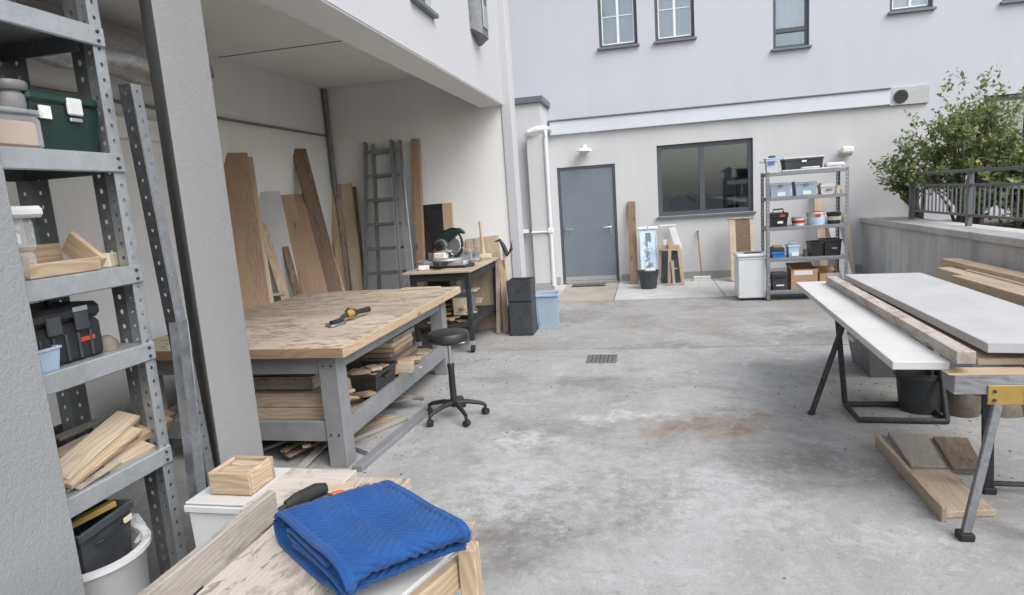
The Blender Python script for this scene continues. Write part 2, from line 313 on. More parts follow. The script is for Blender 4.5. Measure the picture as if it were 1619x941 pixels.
def link(name, me, mat, parent=None, M=None, world=True):
    o = bpy.data.objects.new(name, me); COL.objects.link(o)
    if mat and not me.materials: me.materials.append(MATS[mat])
    if parent is not None:
        p = parent.o if isinstance(parent, Thing) else parent
        o.parent = p
        if world: o.matrix_parent_inverse = worldM(p).inverted()
    if M is not None: o.matrix_local = M if False else M; 
    if M is not None and parent is not None and world:
        o.matrix_basis = M
    return o
def worldM(o):
    M = o.matrix_basis.copy()
    if o.parent: return worldM(o.parent) @ o.matrix_parent_inverse @ M
    return M
def tag(o, label, cat, group=None):
    o['label'] = label; o['category'] = cat
    if group: o['group'] = group
    return o
def struct(o): o['kind'] = 'structure'; return o
class Thing:
    """an Empty at the base; parts are built in the thing's own frame (world=False) or in world coordinates"""
    def __init__(s, name, label, cat, loc=(0,0,0), rz=0., group=None, world=False, M=None):
        s.o = bpy.data.objects.new(name, None); COL.objects.link(s.o); s.o.empty_display_size = .1
        s.o.matrix_basis = M if M is not None else Matrix.Translation(V(loc)) @ Matrix.Rotation(rz,4,'Z')
        tag(s.o, label, cat, group); s.world = world
    def part(s, name, mat, *prims, parent=None, label=None, angle=35):
        o = link(name, mesh_from(name, prims, angle), mat, parent or s.o, None, s.world)
        if parent is not None and not s.world: o.matrix_parent_inverse = Matrix.Identity(4)
        if label: o['label'] = label
        return o
    def board(s, name, mat, a, b, w, t, up=(0,0,1), parent=None):
        return board(name, mat, a, b, w, t, up, parent or s.o, s.world)
def board(name, mat, a, b, w, t, up=(0,0,1), parent=None, world=True, bev=.003):
    a, b = V(a), V(b); L = (b-a).length
    me = mesh_from(name, [('b',(-L/2,-w/2,-t/2),(L/2,w/2,t/2),bev)])
    o = link(name, me, mat, parent, None, world); o.matrix_basis = frame(a, b, V(up)); return o
def single(name, label, cat, mat, *prims, loc=(0,0,0), rz=0., group=None, angle=35, M=None):
    o = link(name, mesh_from(name, prims, angle), mat); o.matrix_basis = M if M is not None else Matrix.Translation(V(loc)) @ Matrix.Rotation(rz,4,'Z')
    return tag(o, label, cat, group)
def grid_wall(name, mat, parent, u0, u1, z0, z1, holes, mk, depth, world=True):
    """wall sheet with real openings; mk(u, z, d) -> point, d = 0 at the face and depth behind it"""
    us = sorted({u0,u1,*[h[0] for h in holes],*[h[1] for h in holes]}); zs = sorted({z0,z1,*[h[2] for h in holes],*[h[3] for h in holes]})
    us = [u for u in us if u0 <= u <= u1]; zs = [z for z in zs if z0 <= z <= z1]
    bm = bmesh.new(); vs = {}
    def vt(u, z, d):
        k = (round(u,4), round(z,4), d)
        if k not in vs: vs[k] = bm.verts.new(mk(u,z,d))
        return vs[k]
    inh = lambda u, z: any(h[0] < u < h[1] and h[2] < z < h[3] for h in holes)
    for a, b in zip(us, us[1:]):
        for c, d in zip(zs, zs[1:]):
            if inh((a+b)/2,(c+d)/2): continue
            for dd in (0, depth): bm.faces.new((vt(a,c,dd),vt(b,c,dd),vt(b,d,dd),vt(a,d,dd)))
    for h in holes:
        A = [(h[0],h[2]),(h[1],h[2]),(h[1],h[3]),(h[0],h[3])]
        for i in range(4):
            (a,c),(b,d) = A[i], A[(i+1)%4]
            bm.faces.new([bm.verts.new(mk(*q)) for q in ((a,c,0),(b,d,0),(b,d,depth),(a,c,depth))])
    for (a,c),(b,d) in (((u0,z1),(u1,z1)),((u0,z0),(u0,z1)),((u1,z0),(u1,z1))):
        bm.faces.new([bm.verts.new(mk(*q)) for q in ((a,c,0),(b,d,0),(b,d,depth),(a,c,depth))])
    bmesh.ops.recalc_face_normals(bm, faces=bm.faces[:])
    me = bpy.data.meshes.new(name); bm.to_mesh(me); bm.free(); return link(name, me, mat, parent, None, world)

# ------------------------------------------------------------------ setting constants (metres)
YB = 11.28      # face of the building at the end of the yard
XF = -1.68      # face of the building on the left
YE = 7.80       # end wall of its open bay
XW = -4.07      # back wall of the bay
ZC, ZBM = 3.19, 2.76

def slab_piece(name, mat, poly, z0, z1, parent, world=True):
    return link(name, mesh_from(name, [('s',poly,z0,z1,.004)]), mat, parent, None, world)
# ground
gnd = struct(link('ground', mesh_from('ground', [('s',[(-90,-90),(90,-90),(90,90),(-90,90)],-.3,-.016,0)]), 'joint_fill'))
JY = 6.44; J2 = atZ(1000,652).y
def slabp(x0,y0,x1,y1,mat='floor_concrete',top=0.): return slab_piece('concrete_slab', mat, [(x0,y0),(x1,y0),(x1,y1),(x0,y1)], -.1, top, gnd)
slabp(-8,-14,3.42,J2-.003); slabp(-8,J2+.003,3.42,JY-.014)
YP = 9.36
slabp(-8,JY+.014,3.42,YP-.006,'floor_far')
# paving along the foot of the end building
for (x0,x1,m,z) in ((-8,-1.46,'paving_pale',.0),(-1.45,-.54,'paving_tan',.012),(-.53,1.05,'paving_pale',.016),(1.06,3.42,'paving_pale',.012)):
    slabp(x0,YP,x1,YB-.002,m,z)

# ------------------------------------------------------------------ building at the end of the yard
B = Thing('white_building', 'tall white rendered building with grey door and wide dark-framed window closing the yard', 'building', (1,YB,0), world=True)
door_h = (-1.545,-.525,-.02,2.09); win_h = (.19,1.75,1.12,2.33)
ups = [(-.70,-.06,4.02,5.75),(.23,.86,4.02,5.75),(2.07,2.61,3.69,5.3),(3.76,4.36,4.04,5.75),(5.28,5.95,4.0,5.75)]
rwin = (5.10,7.4,1.2,2.66)
ZG = 2.66
ub = lambda u,z,d: (u,YB+d,z)
grid_wall('ground_floor_wall','stucco_ground',B,-1.9,4.3,0,ZG,[(door_h[0],door_h[1],0,door_h[3]),win_h],ub,.3)
grid_wall('side_wall','stucco_white',B,4.3,14,0,ZG,[(rwin[0],rwin[1],rwin[2],2.655)],ub,.3)
grid_wall('side_wall','stucco_white',B,-9,-1.9,0,ZG,[],ub,.3)
grid_wall('upper_wall','stucco_white',B,-9,14,ZG,9.5,ups,ub,.3)
B.part('roof','zinc_dark',('b',(-9.1,YB-.25,9.5),(14.1,YB+9,9.7),.01))
# flashing band over the ground floor
B.part('flashing_band','sheet_blue_grey',('b',(-1.62,YB-.075,2.655),(3.77,YB-.002,2.885),.004))
B.part('band_cap','zinc_dark',('b',(-1.64,YB-.10,2.886),(3.775,YB-.001,2.908),.003))
B.part('vent_panel','panel_grey',('b',(3.776,YB-.05,2.635),(4.335,YB-.002,2.91),.004))
vo = B.part('round_vent','anthracite',('c',(3.93,YB-.075,2.765),(3.93,YB-.05,2.765),.10,.10,28))
for i in range(6):
    zz = 2.765-.075+i*.03; hw = math.sqrt(max(.0,.092**2-(zz-2.765)**2))
    B.part('slat','plastic_black',('w',(3.93-hw,YB-.085,zz),(3.93+hw,YB-.085,zz),.012,.012),parent=vo)
for x0,x1 in ((-1.9,door_h[0]-.04),(door_h[1]+.04,3.43)):
    B.part('plinth','plinth_paint',('b',(x0,YB-.02,0.017),(x1,YB-.001,.14),.003))
def window(parent, h, y, fw=.06, cols=(), transom=None, glass='glass_upper', sill=True, muntin=None, inner=True, thing=B):
    x0,x1,z0,z1 = h; yf = y+.05
    pr = [('b',(x0,yf,z0),(x0+fw,yf+.07,z1)),('b',(x1-fw,yf,z0),(x1,yf+.07,z1)),('b',(x0+fw,yf,z0),(x1-fw,yf+.07,z0+fw)),('b',(x0+fw,yf,z1-fw),(x1-fw,yf+.07,z1))]
    for c in cols: pr.append(('b',(c-fw*.55,yf-.004,z0+fw),(c+fw*.55,yf+.066,z1-fw)))
    if transom: pr.append(('b',(x0+fw,yf-.003,transom-.035),(x1-fw,yf+.066,transom+.035)))
    o = thing.part('window','anthracite',*pr)
    xs = [x0+fw,*cols,x1-fw]
    for a,b in zip(xs,xs[1:]):
        zz = [z0+fw, transom, z1-fw] if transom else [z0+fw, z1-fw]
        for c,d in zip(zz,zz[1:]): thing.part('pane',glass,('b',(a,yf+.03,c),(b,yf+.036,d),0),parent=o)
    if sill: thing.part('sill','zinc_dark',('b',(x0-.03,y-.06,z0-.04),(x1+.03,y+.05,z0-.002),.004),parent=o)
    if muntin:
        a,b = x0+fw,x1-fw; m = (a+b)/2
        pr = [('b',(m-.02,yf+.012,z0+fw),(m+.02,yf+.028,z1-fw))]+[('b',(a,yf+.013,z-.008),(m-.02,yf+.027,z+.008)) for z in muntin]+[('b',(m+.02,yf+.013,z-.008),(b,yf+.027,z+.008)) for z in muntin]
        pr += [('b',(a,yf+.013,z0+fw),(a+.018,yf+.027,z1-fw)),('b',(b-.018,yf+.013,z0+fw),(b,yf+.027,z1-fw)),('b',(a+.018,yf+.013,z0+fw),(b-.018,yf+.027,z0+fw+.02))]
        thing.part('glazing_bar','white_paint',*pr,parent=o)
    return o
def room(x0,x1,z0,z1,d,mat='room_wall',y=YB+.301):
    bm = bmesh.new(); q = [bm.verts.new(p) for p in ((x0,y,z0),(x1,y,z0),(x1,y,z1),(x0,y,z1),(x0,y+d,z0),(x1,y+d,z0),(x1,y+d,z1),(x0,y+d,z1))]
    for f in ((4,5,6,7),(0,1,5,4),(3,2,6,7),(0,3,7,4),(1,2,6,5)): bm.faces.new([q[i] for i in f])
    me = bpy.data.meshes.new('room'); bm.to_mesh(me); bm.free(); return link('room', me, mat, B, None, True)
def curtain(x0,x1,z0,z1,y,mat):
    bm = bmesh.new(); n = 26; A = []
    for i in range(n+1):
        x = x0+(x1-x0)*i/n; yy = y+.022*sin(i*1.9)+.008*sin(i*.7); A.append((bm.verts.new((x,yy,z0)),bm.verts.new((x,yy,z1))))
    for a,b in zip(A,A[1:]): bm.faces.new((a[0],b[0],b[1],a[1]))
    me = bpy.data.meshes.new('curtain'); bm.to_mesh(me); bm.free(); me.polygons.foreach_set('use_smooth',[True]*len(me.polygons)); return link('curtain', me, mat, B, None, True)
window(B, win_h, YB, .075, cols=(.93,), glass='glass')
for i,h in enumerate(ups):
    window(B, h, YB, .05, transom=3.97 if i == 2 else None, muntin=None if i == 2 else (h[2]+.50,h[2]+1.1))
    room(h[0]-.3,h[1]+.3,h[2]-.2,h[3]+.2,1.5,'room_wall')
    curtain(h[0]+.005,h[1]-.005,(h[2]+.30) if i == 2 else h[2]+.005,h[3]-.005,YB+.17,'curtain' if i >= 2 else 'curtain_grey')
window(B, rwin, YB, .09, cols=(5.75,6.6), glass='glass_upper'); room(rwin[0]-.3,rwin[1]+.3,rwin[2]-.3,rwin[3]+.2,2,'room_dark'); curtain(5.7,rwin[1]-.01,rwin[2]+.005,rwin[3]-.02,YB+.19,'curtain')
room(-.1,2.6,.35,2.75,1.75,'room_wall')
# door
D = B.part('door','door_grey',('b',(-1.50,YB+.03,.05),(-.57,YB+.075,2.045),.004))
B.part('door_frame','anthracite',('b',(-1.544,YB+.012,.02),(-1.503,YB+.10,2.088)),('b',(-.567,YB+.012,.02),(-.526,YB+.10,2.088)),('b',(-1.503,YB+.012,2.048),(-.567,YB+.10,2.088)))
B.part('threshold','aluminium',('b',(-1.50,YB-.02,.018),(-.57,YB+.06,.048),.004))
B.part('kick_plate','aluminium',('b',(-1.49,YB+.024,.055),(-.58,YB+.029,.13),.001),parent=D)
for x,s in ((-1.44,1),(-.64,-1)):
    B.part('escutcheon','steel_blade',('b',(x-.02,YB+.02,.86),(x+.02,YB+.029,1.06),.003),parent=D)
    B.part('handle','chrome',('t',[(x,YB+.02,1.0),(x,YB-.03,1.0),(x+s*.02,YB-.035,1.0),(x+s*.13,YB-.035,.995)],.011,8),parent=D)
# furniture seen through the big window
t = Thing('office_chair','dark office chair with armrest seen through the wide window','chair',(1.35,12.15,.35))
t.part('seat','plastic_black',('b',(-.26,-.25,.42),(.26,.25,.5),.03)); t.part('backrest','plastic_black',('b',(-.22,.2,.55),(.22,.28,1.05),.03)); t.part('column','steel_dark',('c',(0,0,.08),(0,0,.42),.03))
t.part('base','steel_dark',*[('w',(0,0,.06),(.28*cos(a),.28*sin(a),.03),.04,.05) for a in [k*2*pi/5 for k in range(5)]])
t.part('armrest','curtain',('t',[(-.3,-.1,.45),(-.32,-.12,.7),(-.3,.15,.72)],.02)); t.part('armrest','curtain',('t',[(.3,-.1,.45),(.32,-.12,.7),(.3,.15,.72)],.02))
t = Thing('desk','pale desk with a curved desk lamp seen through the wide window','desk',(.75,12.5,.35))
t.part('desktop','birch',('b',(-.7,-.3,.7),(.6,.3,.74))); [t.part('leg','steel_dark',('b',(x,-.25,0),(x+.05,.25,.7))) for x in (-.65,.5)]
t.part('lamp_arm','steel_dark',('t',[(-.35,0,.74),(-.3,0,1.0),(-.1,-.05,1.12),(.05,-.05,1.08)],.014)); t.part('lamp_head','plastic_black',('c',(-.02,-.05,1.12),(.16,-.05,1.02),.07,.09))
t = Thing('bookcase','dark bookcase holding boxes seen through the right pane of the wide window','bookcase',(2.05,12.75,.35))
t.part('case','room_dark',('b',(-.35,0,0),(.35,.3,1.5))); [t.part('shelf_box','curtain_grey' if i%2 else 'plastic_grey',('b',(-.3+.3*(i%2),-.06,.3+.35*i),(-.05+.3*(i%2),.0,.55+.35*i))) for i in range(4)]
t.part('top_box','paper',('b',(-.1,.02,1.5),(.25,.28,1.7)))
# lamps on the wall
t = Thing('wall_lamp','small dome-shaped outdoor lamp above the grey door','lamp',(-1.03,YB,2.33))
t.part('bracket','white_paint',('b',(-.03,-.03,.0),(.03,-.002,.12))); t.part('shade','white_paint',('l',[(.05,.06),(.09,.045),(.135,.015),(.135,.0)],(0,-.15,0)),); t.part('arm','white_paint',('c',(0,-.15,.06),(0,-.01,.06),.014))
t.part('bulb_glass','plastic_white',('l',[(.05,-.035),(.09,-.02),(.10,-.001)],(0,-.15,0)))
t = Thing('floodlight','white box-shaped security lamp on the wall above the tall shelving','lamp',(3.16,YB,1.93))
t.part('housing','white_paint',('b',(-.085,-.15,.03),(.085,-.03,.13),.02)); t.part('lens','cream',('e',[(-.075,-.14,.028),(.075,-.14,.028),(.075,-.03,-.02),(-.075,-.03,-.02)],(0,.0,.02))); t.part('bracket','white_paint',('b',(-.03,-.03,0),(.03,-.002,.09)))
single('outlet','small white outdoor socket low on the wall beside the shrub','socket','white_paint',('b',(-.06,-.06,-.06),(.06,-.002,.06),.01),loc=(4.2,YB,1.15))

# ------------------------------------------------------------------ annex left of the door
A = Thing('annex','low rendered annex with dark parapet cap in the corner left of the door','building',(-2.8,10.5,0),world=True)
AY, AX, AZ = 10.5, -1.66, 3.13
grid_wall('front_wall','stucco_ground',A,-5,AX,0,AZ,[(-2.75,-2.08,1.2,2.03)],lambda u,z,d:(u,AY+d,z),.25)
A.part('side_wall','stucco_white',('b',(AX-.02,AY+.001,.0),(AX+.002,YB-.002,AZ),0))
A.part('parapet_cap','zinc_dark',('b',(-5,AY-.06,AZ),(AX+.06,YB-.002,AZ+.10),.006))
window(A,(-2.75,-2.08,1.2,2.03),AY,.06,glass='glass',thing=A,sill=False)
A.part('window_ledge','white_paint',('b',(-2.9,AY-.14,1.02),(-1.95,AY-.001,1.08),.006))
A.part('room','room_dark',('b',(-2.9,AY+.5,1.0),(-2.0,AY+.52,2.2),0))
A.part('pipe_casing','stucco_ground',('b',(-1.89,AY-.16,.16),(-1.61,AY-.001,2.60),.006)); A.part('casing_foot','plinth_paint',('b',(-1.91,AY-.18,.017),(-1.59,AY-.0005,.158),.006))
dp = A.part('downpipe','appliance',('t',[(-1.60,YB-.14,2.72),(-1.57,10.6,2.72),(-1.57,AY-.12,2.68),(-1.575,AY-.16,2.55),(-1.575,AY-.16,.12)],.036,12))
A.part('gutter_outlet','appliance',('t',[(-1.58,AY-.1,2.70),(-1.70,AY-.2,2.69),(-1.84,AY-.22,2.64),(-1.90,AY-.20,2.58)],[.05,.055,.05,.03],10))
A.part('pipe_clamp','white_paint',('b',(-1.90,AY-.20,1.02),(-1.535,AY-.159,1.045),.004)); A.part('pipe_clamp','white_paint',('b',(-1.62,AY-.21,1.01),(-1.53,AY-.10,1.09),.01))

# ------------------------------------------------------------------ building on the left with its open bay
L = Thing('left_building','white building on the left with an open ground-floor bay','building',(-3,4,0),world=True)
wz = atX(683,22,XF)
fw_ = (atX(650,0,XF).y, wz.y, wz.z, wz.z+1.5)
grid_wall('facade','plaster_white',L,-6,YE+.25,ZBM,9,[fw_],lambda u,z,d:(XF-d,u,z),.3)
fr = L.part('window','anthracite',('b',(XF-.11,fw_[0],fw_[2]),(XF-.05,fw_[0]+.06,fw_[3])),('b',(XF-.11,fw_[1]-.06,fw_[2]),(XF-.05,fw_[1],fw_[3])),('b',(XF-.11,fw_[0]+.06,fw_[2]),(XF-.05,fw_[1]-.06,fw_[2]+.06)))
L.part('pane','glass_upper',('b',(XF-.09,fw_[0]+.06,fw_[2]+.06),(XF-.085,fw_[1]-.06,fw_[3]),0),parent=fr); L.part('sill','zinc_dark',('b',(XF-.05,fw_[0]-.03,fw_[2]-.035),(XF+.05,fw_[1]+.03,fw_[2]-.002)),parent=fr)
L.part('curtain','curtain',('b',(XF-.34,fw_[0]-.1,fw_[2]-.1),(XF-.32,fw_[1]+.1,fw_[3]),0))
L.part('lintel_beam','ceiling_paint',('b',(XF-.30,-6,ZBM-.012),(XF-.006,YE,ZC-.002),.004))
L.part('ceiling','ceiling_paint',('b',(XW-.2,-6,ZC),(XF-.301,YE+.2,ZC+.2),0))
for y in (3.6,5.75): L.part('ceiling_joint','gap_dark',('b',(XW,y,ZC-.004),(XF-.302,y+.012,ZC+.001),0))
L.part('bay_wall','stucco_bay',('b',(XW-.2,-6,0),(XW,YE+.2,ZC-.001),0)); L.part('end_wall','stucco_bay',('b',(XW+.001,YE,0),(XF-.03,YE+.25,ZC-.002),0))
L.part('corner_pilaster','plaster_white',('b',(XF-.029,YE-.02,0),(-1.585,YE+.24,8.95),.006))
L.part('near_wall','stucco_bay',('b',(XW+.001,-6,0),(XF-.4,-.5,ZC-.002),0))
L.part('roof','zinc_dark',('b',(XW-4,-6,9.0),(XF+.15,YE+.3,9.15),.01))
# piers
yr = XF/-1.2
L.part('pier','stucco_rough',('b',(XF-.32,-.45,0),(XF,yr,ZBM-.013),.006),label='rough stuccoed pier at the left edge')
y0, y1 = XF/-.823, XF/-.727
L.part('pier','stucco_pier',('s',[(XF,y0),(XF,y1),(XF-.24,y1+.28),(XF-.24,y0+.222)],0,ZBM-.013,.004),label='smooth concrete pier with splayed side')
# pipes and trunking
L.part('conduit','galv_dull',('t',[(XW+.05,YE-.05,ZC-.02),(XW+.05,YE-.05,1.1),(XW+.05,YE-.05,.0)],.032,10)); L.part('conduit','galv_dull',('t',[(XW+.03,1,2.585),(XW+.03,YE-.09,2.585)],.014,8))
L.part('cable_trunking','white_paint',('b',(XW+.001,3.6,2.30),(XW+.07,4.86,2.47),.006))
duct = [(XW+.28+.015*sin(i*1.7),1.5+i*.22,2.86+.02*sin(i*2.3)) for i in range(17)]
dd = single('foil_duct','silver foil-wrapped duct running below the ceiling behind the steel rack','duct','foil',('t',duct,[.16+.012*sin(i*2.9) for i in range(17)],20),angle=60)
# meter box on the facade
a = atX(751,68,XF); 
t = Thing('alarm_box','grey weatherproof box fixed high on the white facade','box',(XF,a.y,a.z))
t.part('case','galv_dull',('e',[(0.001,-.16,.10),(.03,-.16,.10),(.12,-.12,.05),(.12,.12,.05),(.03,.16,.0),(0.001,.16,.0)],(0,0,.62))); t.part('cover','galvanised',('b',(.12,-.09,.12),(.135,.09,.62),.01)); t.part('window_lens','glass_upper',('b',(.135,-.05,.35),(.14,.05,.5),.001))

# ------------------------------------------------------------------ retaining wall, terrace, railing, shrub
XR = 3.44
T = struct(link('terrace', mesh_from('terrace',[('s',[(XR+.36,-14),(40,-14),(40,YB-.002),(XR+.36,YB-.002)],-.1,.80,0)]),'terrace_soil'))
R_ = Thing('retaining_wall','stained concrete retaining wall along the right side of the yard','wall',(XR,6,0),world=True)
R_.part('wall','concrete',('b',(XR,-14,0),(XR+.359,YB-.003,.835),.004))
ys = [-14,-10,-6,-2.5,.5,2.9,5.2,7.45,9.5,YB-.003]
for a,b in zip(ys,ys[1:]): R_.part('coping_stone','coping',('b',(XR-.05,a+.004,.836),(XR+.46,b-.004,.915),.006))
XFN = 3.72
FN = Thing('railing','dark grey steel railing of upright bars on the retaining wall','railing',(XFN,7,.915),world=True)
posts = [10.12,8.45,6.78,5.1,3.4]
for y in posts: FN.part('post','railing_grey',('b',(XFN-.028,y-.028,.916),(XFN+.028,y+.028,1.545),.003))
FN.part('handrail','railing_grey',('b',(XFN-.03,posts[-1]-.3,1.546),(XFN+.03,posts[0]+.04,1.585),.004))
for a,b in zip(posts,posts[1:]):
    for z in (1.40,1.045): FN.part('rail','railing_grey',('b',(XFN-.015,b+.029,z-.015),(XFN+.015,a-.029,z+.015),.002))
    n = 15
    for i in range(1,n):
        y = a-(a-b)*i/n; FN.part('bar','railing_grey',('b',(XFN-.008,y-.009,1.064),(XFN+.008,y+.009,1.381),.001))
t = Thing('garden_table','white garden table standing behind the railing under the shrub','table',(5.0,9.2,.80))
t.part('tabletop','plastic_white',('b',(-.55,-.9,.50),(.55,.9,.54),.01)); [t.part('leg','plastic_white',('b',(x-.03,y-.03,0),(x+.03,y+.03,.5))) for x in (-.45,.45) for y in (-.8,.8)]

def leaf_mesh(pts, size, seed):
    rng = random.Random(seed); vs, fs, tint = [], [], []
    for p, s in pts:
        q = Matrix.Rotation(rng.uniform(0,2*pi),3,'Z') @ Matrix.Rotation(rng.gauss(.5,.6),3,'X') @ Matrix.Rotation(rng.gauss(0,.5),3,'Y')
        l = size*s*rng.uniform(.65,1.3); wd = l*.28; b = len(vs); dr = -.18*l
        for v in ((0,0,0),(wd,l*.45,.02*l),(0,l,dr),(-wd,l*.45,.02*l),(0,l*.5,-.06*l)): vs.append(p+q@V(v))
        fs += [(b,b+1,b+4),(b+1,b+2,b+4),(b+2,b+3,b+4),(b+3,b,b+4)]; u = min(1,max(0,rng.gauss(.42,.26)+(.35 if rng.random()<.05 else 0))); tint += [u]*4
    me = bpy.data.meshes.new('crown'); me.from_pydata(vs,[],fs); at = me.attributes.new('tint','FLOAT','FACE'); at.data.foreach_set('value',tint); return me
def shrub(name, label, base, ctr, rad3, nb, seed, leaf=.085, twigs=260):
    rng = random.Random(seed); t = Thing(name,label,'shrub',base,world=True); base = V(base); ctr = V(ctr)
    tips = []; stems = []
    for k in range(nb):
        d = V((rng.gauss(0,1),rng.gauss(0,1),rng.gauss(.25,.8))).normalized(); e = ctr+V((d.x*rad3[0],d.y*rad3[1],d.z*rad3[2]))*rng.uniform(.45,.95)
        mid = base.lerp(e,.45)+V((rng.uniform(-.1,.1),rng.uniform(-.1,.1),.15)); s0 = base+V((rng.uniform(-.12,.12),rng.uniform(-.12,.12),0))
        pts = [s0, s0.lerp(mid,.5)+V((0,0,.06)), mid, mid.lerp(e,.55)+V((rng.uniform(-.06,.06),rng.uniform(-.06,.06),.03)), e]; stems.append(('t',pts,[.022,.018,.013,.008,.004],6))
        for j in range(3): tips.append((pts[2].lerp(e,rng.uniform(.2,1)), rng.uniform(.7,1.2)))
    t.part('trunk','bark',*stems)
    pts = []
    for k in range(twigs):
        if rng.random() < .55: c = rng.choice(tips)[0]
        else:
            d = V((rng.gauss(0,1),rng.gauss(0,1),rng.gauss(0,1))).normalized(); u = rng.random()**.5*(1.18 if rng.random()<.18 else 1); c = ctr+V((d.x*rad3[0],d.y*rad3[1],d.z*rad3[2]))*u
            if noise.noise(c*2.4+V((seed,0,0))) < -.02: continue
        dirn = (c-base).normalized()*.6+V((rng.gauss(0,.5),rng.gauss(0,.5),rng.uniform(-.1,.7))); dirn.normalize(); ln = rng.uniform(.15,.42)
        for j in range(int(16*ln/.3)):
            f = j/(16*ln/.3); p = c+dirn*ln*f+V((rng.gauss(0,.022),rng.gauss(0,.022),rng.gauss(0,.022))); pts.append((p, 1.1-.45*f))
    link('crown', leaf_mesh(pts,leaf,seed),'leaf',t,None,True)
    return t
c = atY(1532,218,9.9)
shrub('shrub','large leafy green shrub rising behind the railing',(c.x,9.9,.8),(c.x,9.9,c.z-.10),(.88,.75,.78),46,3,.085,520)
c = atY(1432,285,10.6)
shrub('shrub','low leafy branch cluster of shrub against the wall at the end of the railing',(c.x+.15,10.6,.8),(c.x+.05,10.6,c.z),(.34,.3,.42),16,5,.085,130)
c = atY(1625,300,9.3)
shrub('shrub','leafy shrub at the right edge behind the railing',(c.x,9.3,.8),(c.x,9.3,c.z),(.6,.6,.65),26,11,.10,230)

# ================================================================== things in the bay
def lean_x(name, label, cat, mat, pT, pL, w, t, off, parent=None, group=None, xw=XW, tilt=-.4):
    """board leaning on the bay wall: pT pixel of its top centre, pL a pixel lower on its centre line, foot off metres from the wall"""
    top = atX(*pT, xw+t/2+.006); n = ray(*pT).cross(ray(*pL)); x = xw+off
    y = -(n.x*(x-EYE.x)+n.z*(0-EYE.z))/n.y; bot = V((x,y,0))
    d = (top-bot).normalized(); h = d.cross(V((0,0,1))).normalized(); up = d.cross(h); up = up if up.x > 0 else -up
    bot = bot+V((0,0,abs(up.z)*t/2+.003))
    o = board(name, mat, bot, top, w, t, up)
    return tag(o, label, cat, group)
def lean_y(name, label, cat, mat, pT, pL, w, t, off, yw=YE, tilt=0.):
    top = atY(*pT, yw-t/2-.006); n = ray(*pT).cross(ray(*pL)); y = yw-off
    x = -(n.y*(y-EYE.y)+n.z*(0-EYE.z))/n.x; bot = V((x,y,0)); d = (top-bot).normalized(); up = V((tilt,-1,0)); up = (up-d*up.dot(d)).normalized()
    bot = bot+V((0,0,abs(up.z)*t/2+.003)); o = board(name, mat, bot, top, w, t, up); return tag(o, label, cat)
lean_x('board','tall tan plank leaning next to the concrete pier','plank','oak',(370,244),(400,450),.25,.06,.7)
lean_x('board','tall narrow pale batten leaning beside the tall tan plank','plank','pine_pale',(390,250),(419,455),.12,.04,.8)
lean_x('board','short tan offcut board leaning in front of the grey sheet','plank','pine',(411,347),(446,458),.09,.03,.75)
lean_x('sheet','grey fibre-cement sheet leaning on the bay wall','sheet','panel_grey',(415,304),(445,450),.36,.015,.5)
lean_x('board','wide tan plywood board leaning in the middle of the bay wall','plank','oak',(460,308),(496,455),.27,.02,.9)
lean_x('board','plywood board behind the wide tan one, only its edge showing','plank','oak',(446,309),(482,455),.25,.02,.75)
lean_x('board','tallest dark brown plank leaning across toward the corner','plank','brown',(472,236),(528,455),.17,.035,.8)
lean_x('board','slim dark slat leaning between grey sheet and plywood boards','plank','brown',(432,322),(468,455),.07,.03,.85)
lean_x('board','narrow pale slat leaning right of the tallest dark brown plank','plank','pine',(492,300),(538,455),.08,.03,.85)
lean_x('board','short brown offcut leaning low in front of the plywood boards','plank','brown',(482,380),(506,456),.12,.03,1.1)
# bundle of rough planks in the corner
for px,pl,w,m,lab,off in (((508,300),(536,455),.12,'oak','narrow tan plank at the left of the corner bundle',.42),((520,294),(545,455),.11,'pine','second plank of the corner bundle with a dark slot beside it',.50),
      ((534,293),(556,455),.10,'worn','stained plank in the middle of the corner bundle',.58),((547,292),(566,455),.16,'pine_pale','widest pale plank at the right of the corner bundle',.66),((559,296),(577,455),.06,'brown','narrow brown slat closing the right side of the corner bundle',.45)):
    lean_y('board',lab,'plank',m,px,pl,w,.03,off)
# ladders on the end wall
def ladder(label, pTL, pTR, pBL, pBR, off, rungs, top_extra=0.):
    tl, tr = atY(*pTL,YE-.06), atY(*pTR,YE-.06)
    def foot(pT,pL):
        n = ray(*pT).cross(ray(*pL)); y = YE-off; return V((-(n.y*y-n.z*CAM_H)/n.x, y, .0))
    bl, br = foot(pTL,pBL), foot(pTR,pBR)
    t = Thing('ladder',label,'ladder',((bl.x+br.x)/2,YE-off,0),world=True)
    t.part('stile','galv_mid',('w',bl+V((0,0,.03)),tl,.025,.07,(0,-1,0))); t.part('stile','galv_mid',('w',br+V((0,0,.03)),tr,.025,.07,(0,-1,0)))
    for k in range(rungs):
        f = (k+.6)/rungs; a, b = bl.lerp(tl,f), br.lerp(tr,f); t.part('rung','galv_mid',('w',a,b,.035,.028,(0,-1,0)))
    for q in (bl,br): t.part('rubber_foot','rubber',('b',q+V((-.025,-.05,0)),q+V((.025,.05,.03)),.004))
    return t
ladder('aluminium ladder with flat rungs leaning on the end wall, front of the two',(578,226),(619,222),(579,455),(634,455),.62,8)
ladder('second aluminium ladder folded behind, only its right stile in view',(590,228),(632,222),(600,455),(652,455),.40,8)
lean_y('rail','flat worn aluminium rail leaning right of the ladders','rail','galvanised',(628,224),(650,440),.10,.03,.5)
lean_y('board','tall orange-brown post leaning on the end wall right of the ladders','plank','oak',(657,220),(665,405),.105,.07,.22)
lean_y('sheet','black sheet leaning on the end wall behind the mitre saw','sheet','plastic_black',(685,323),(690,405),.27,.02,.22)
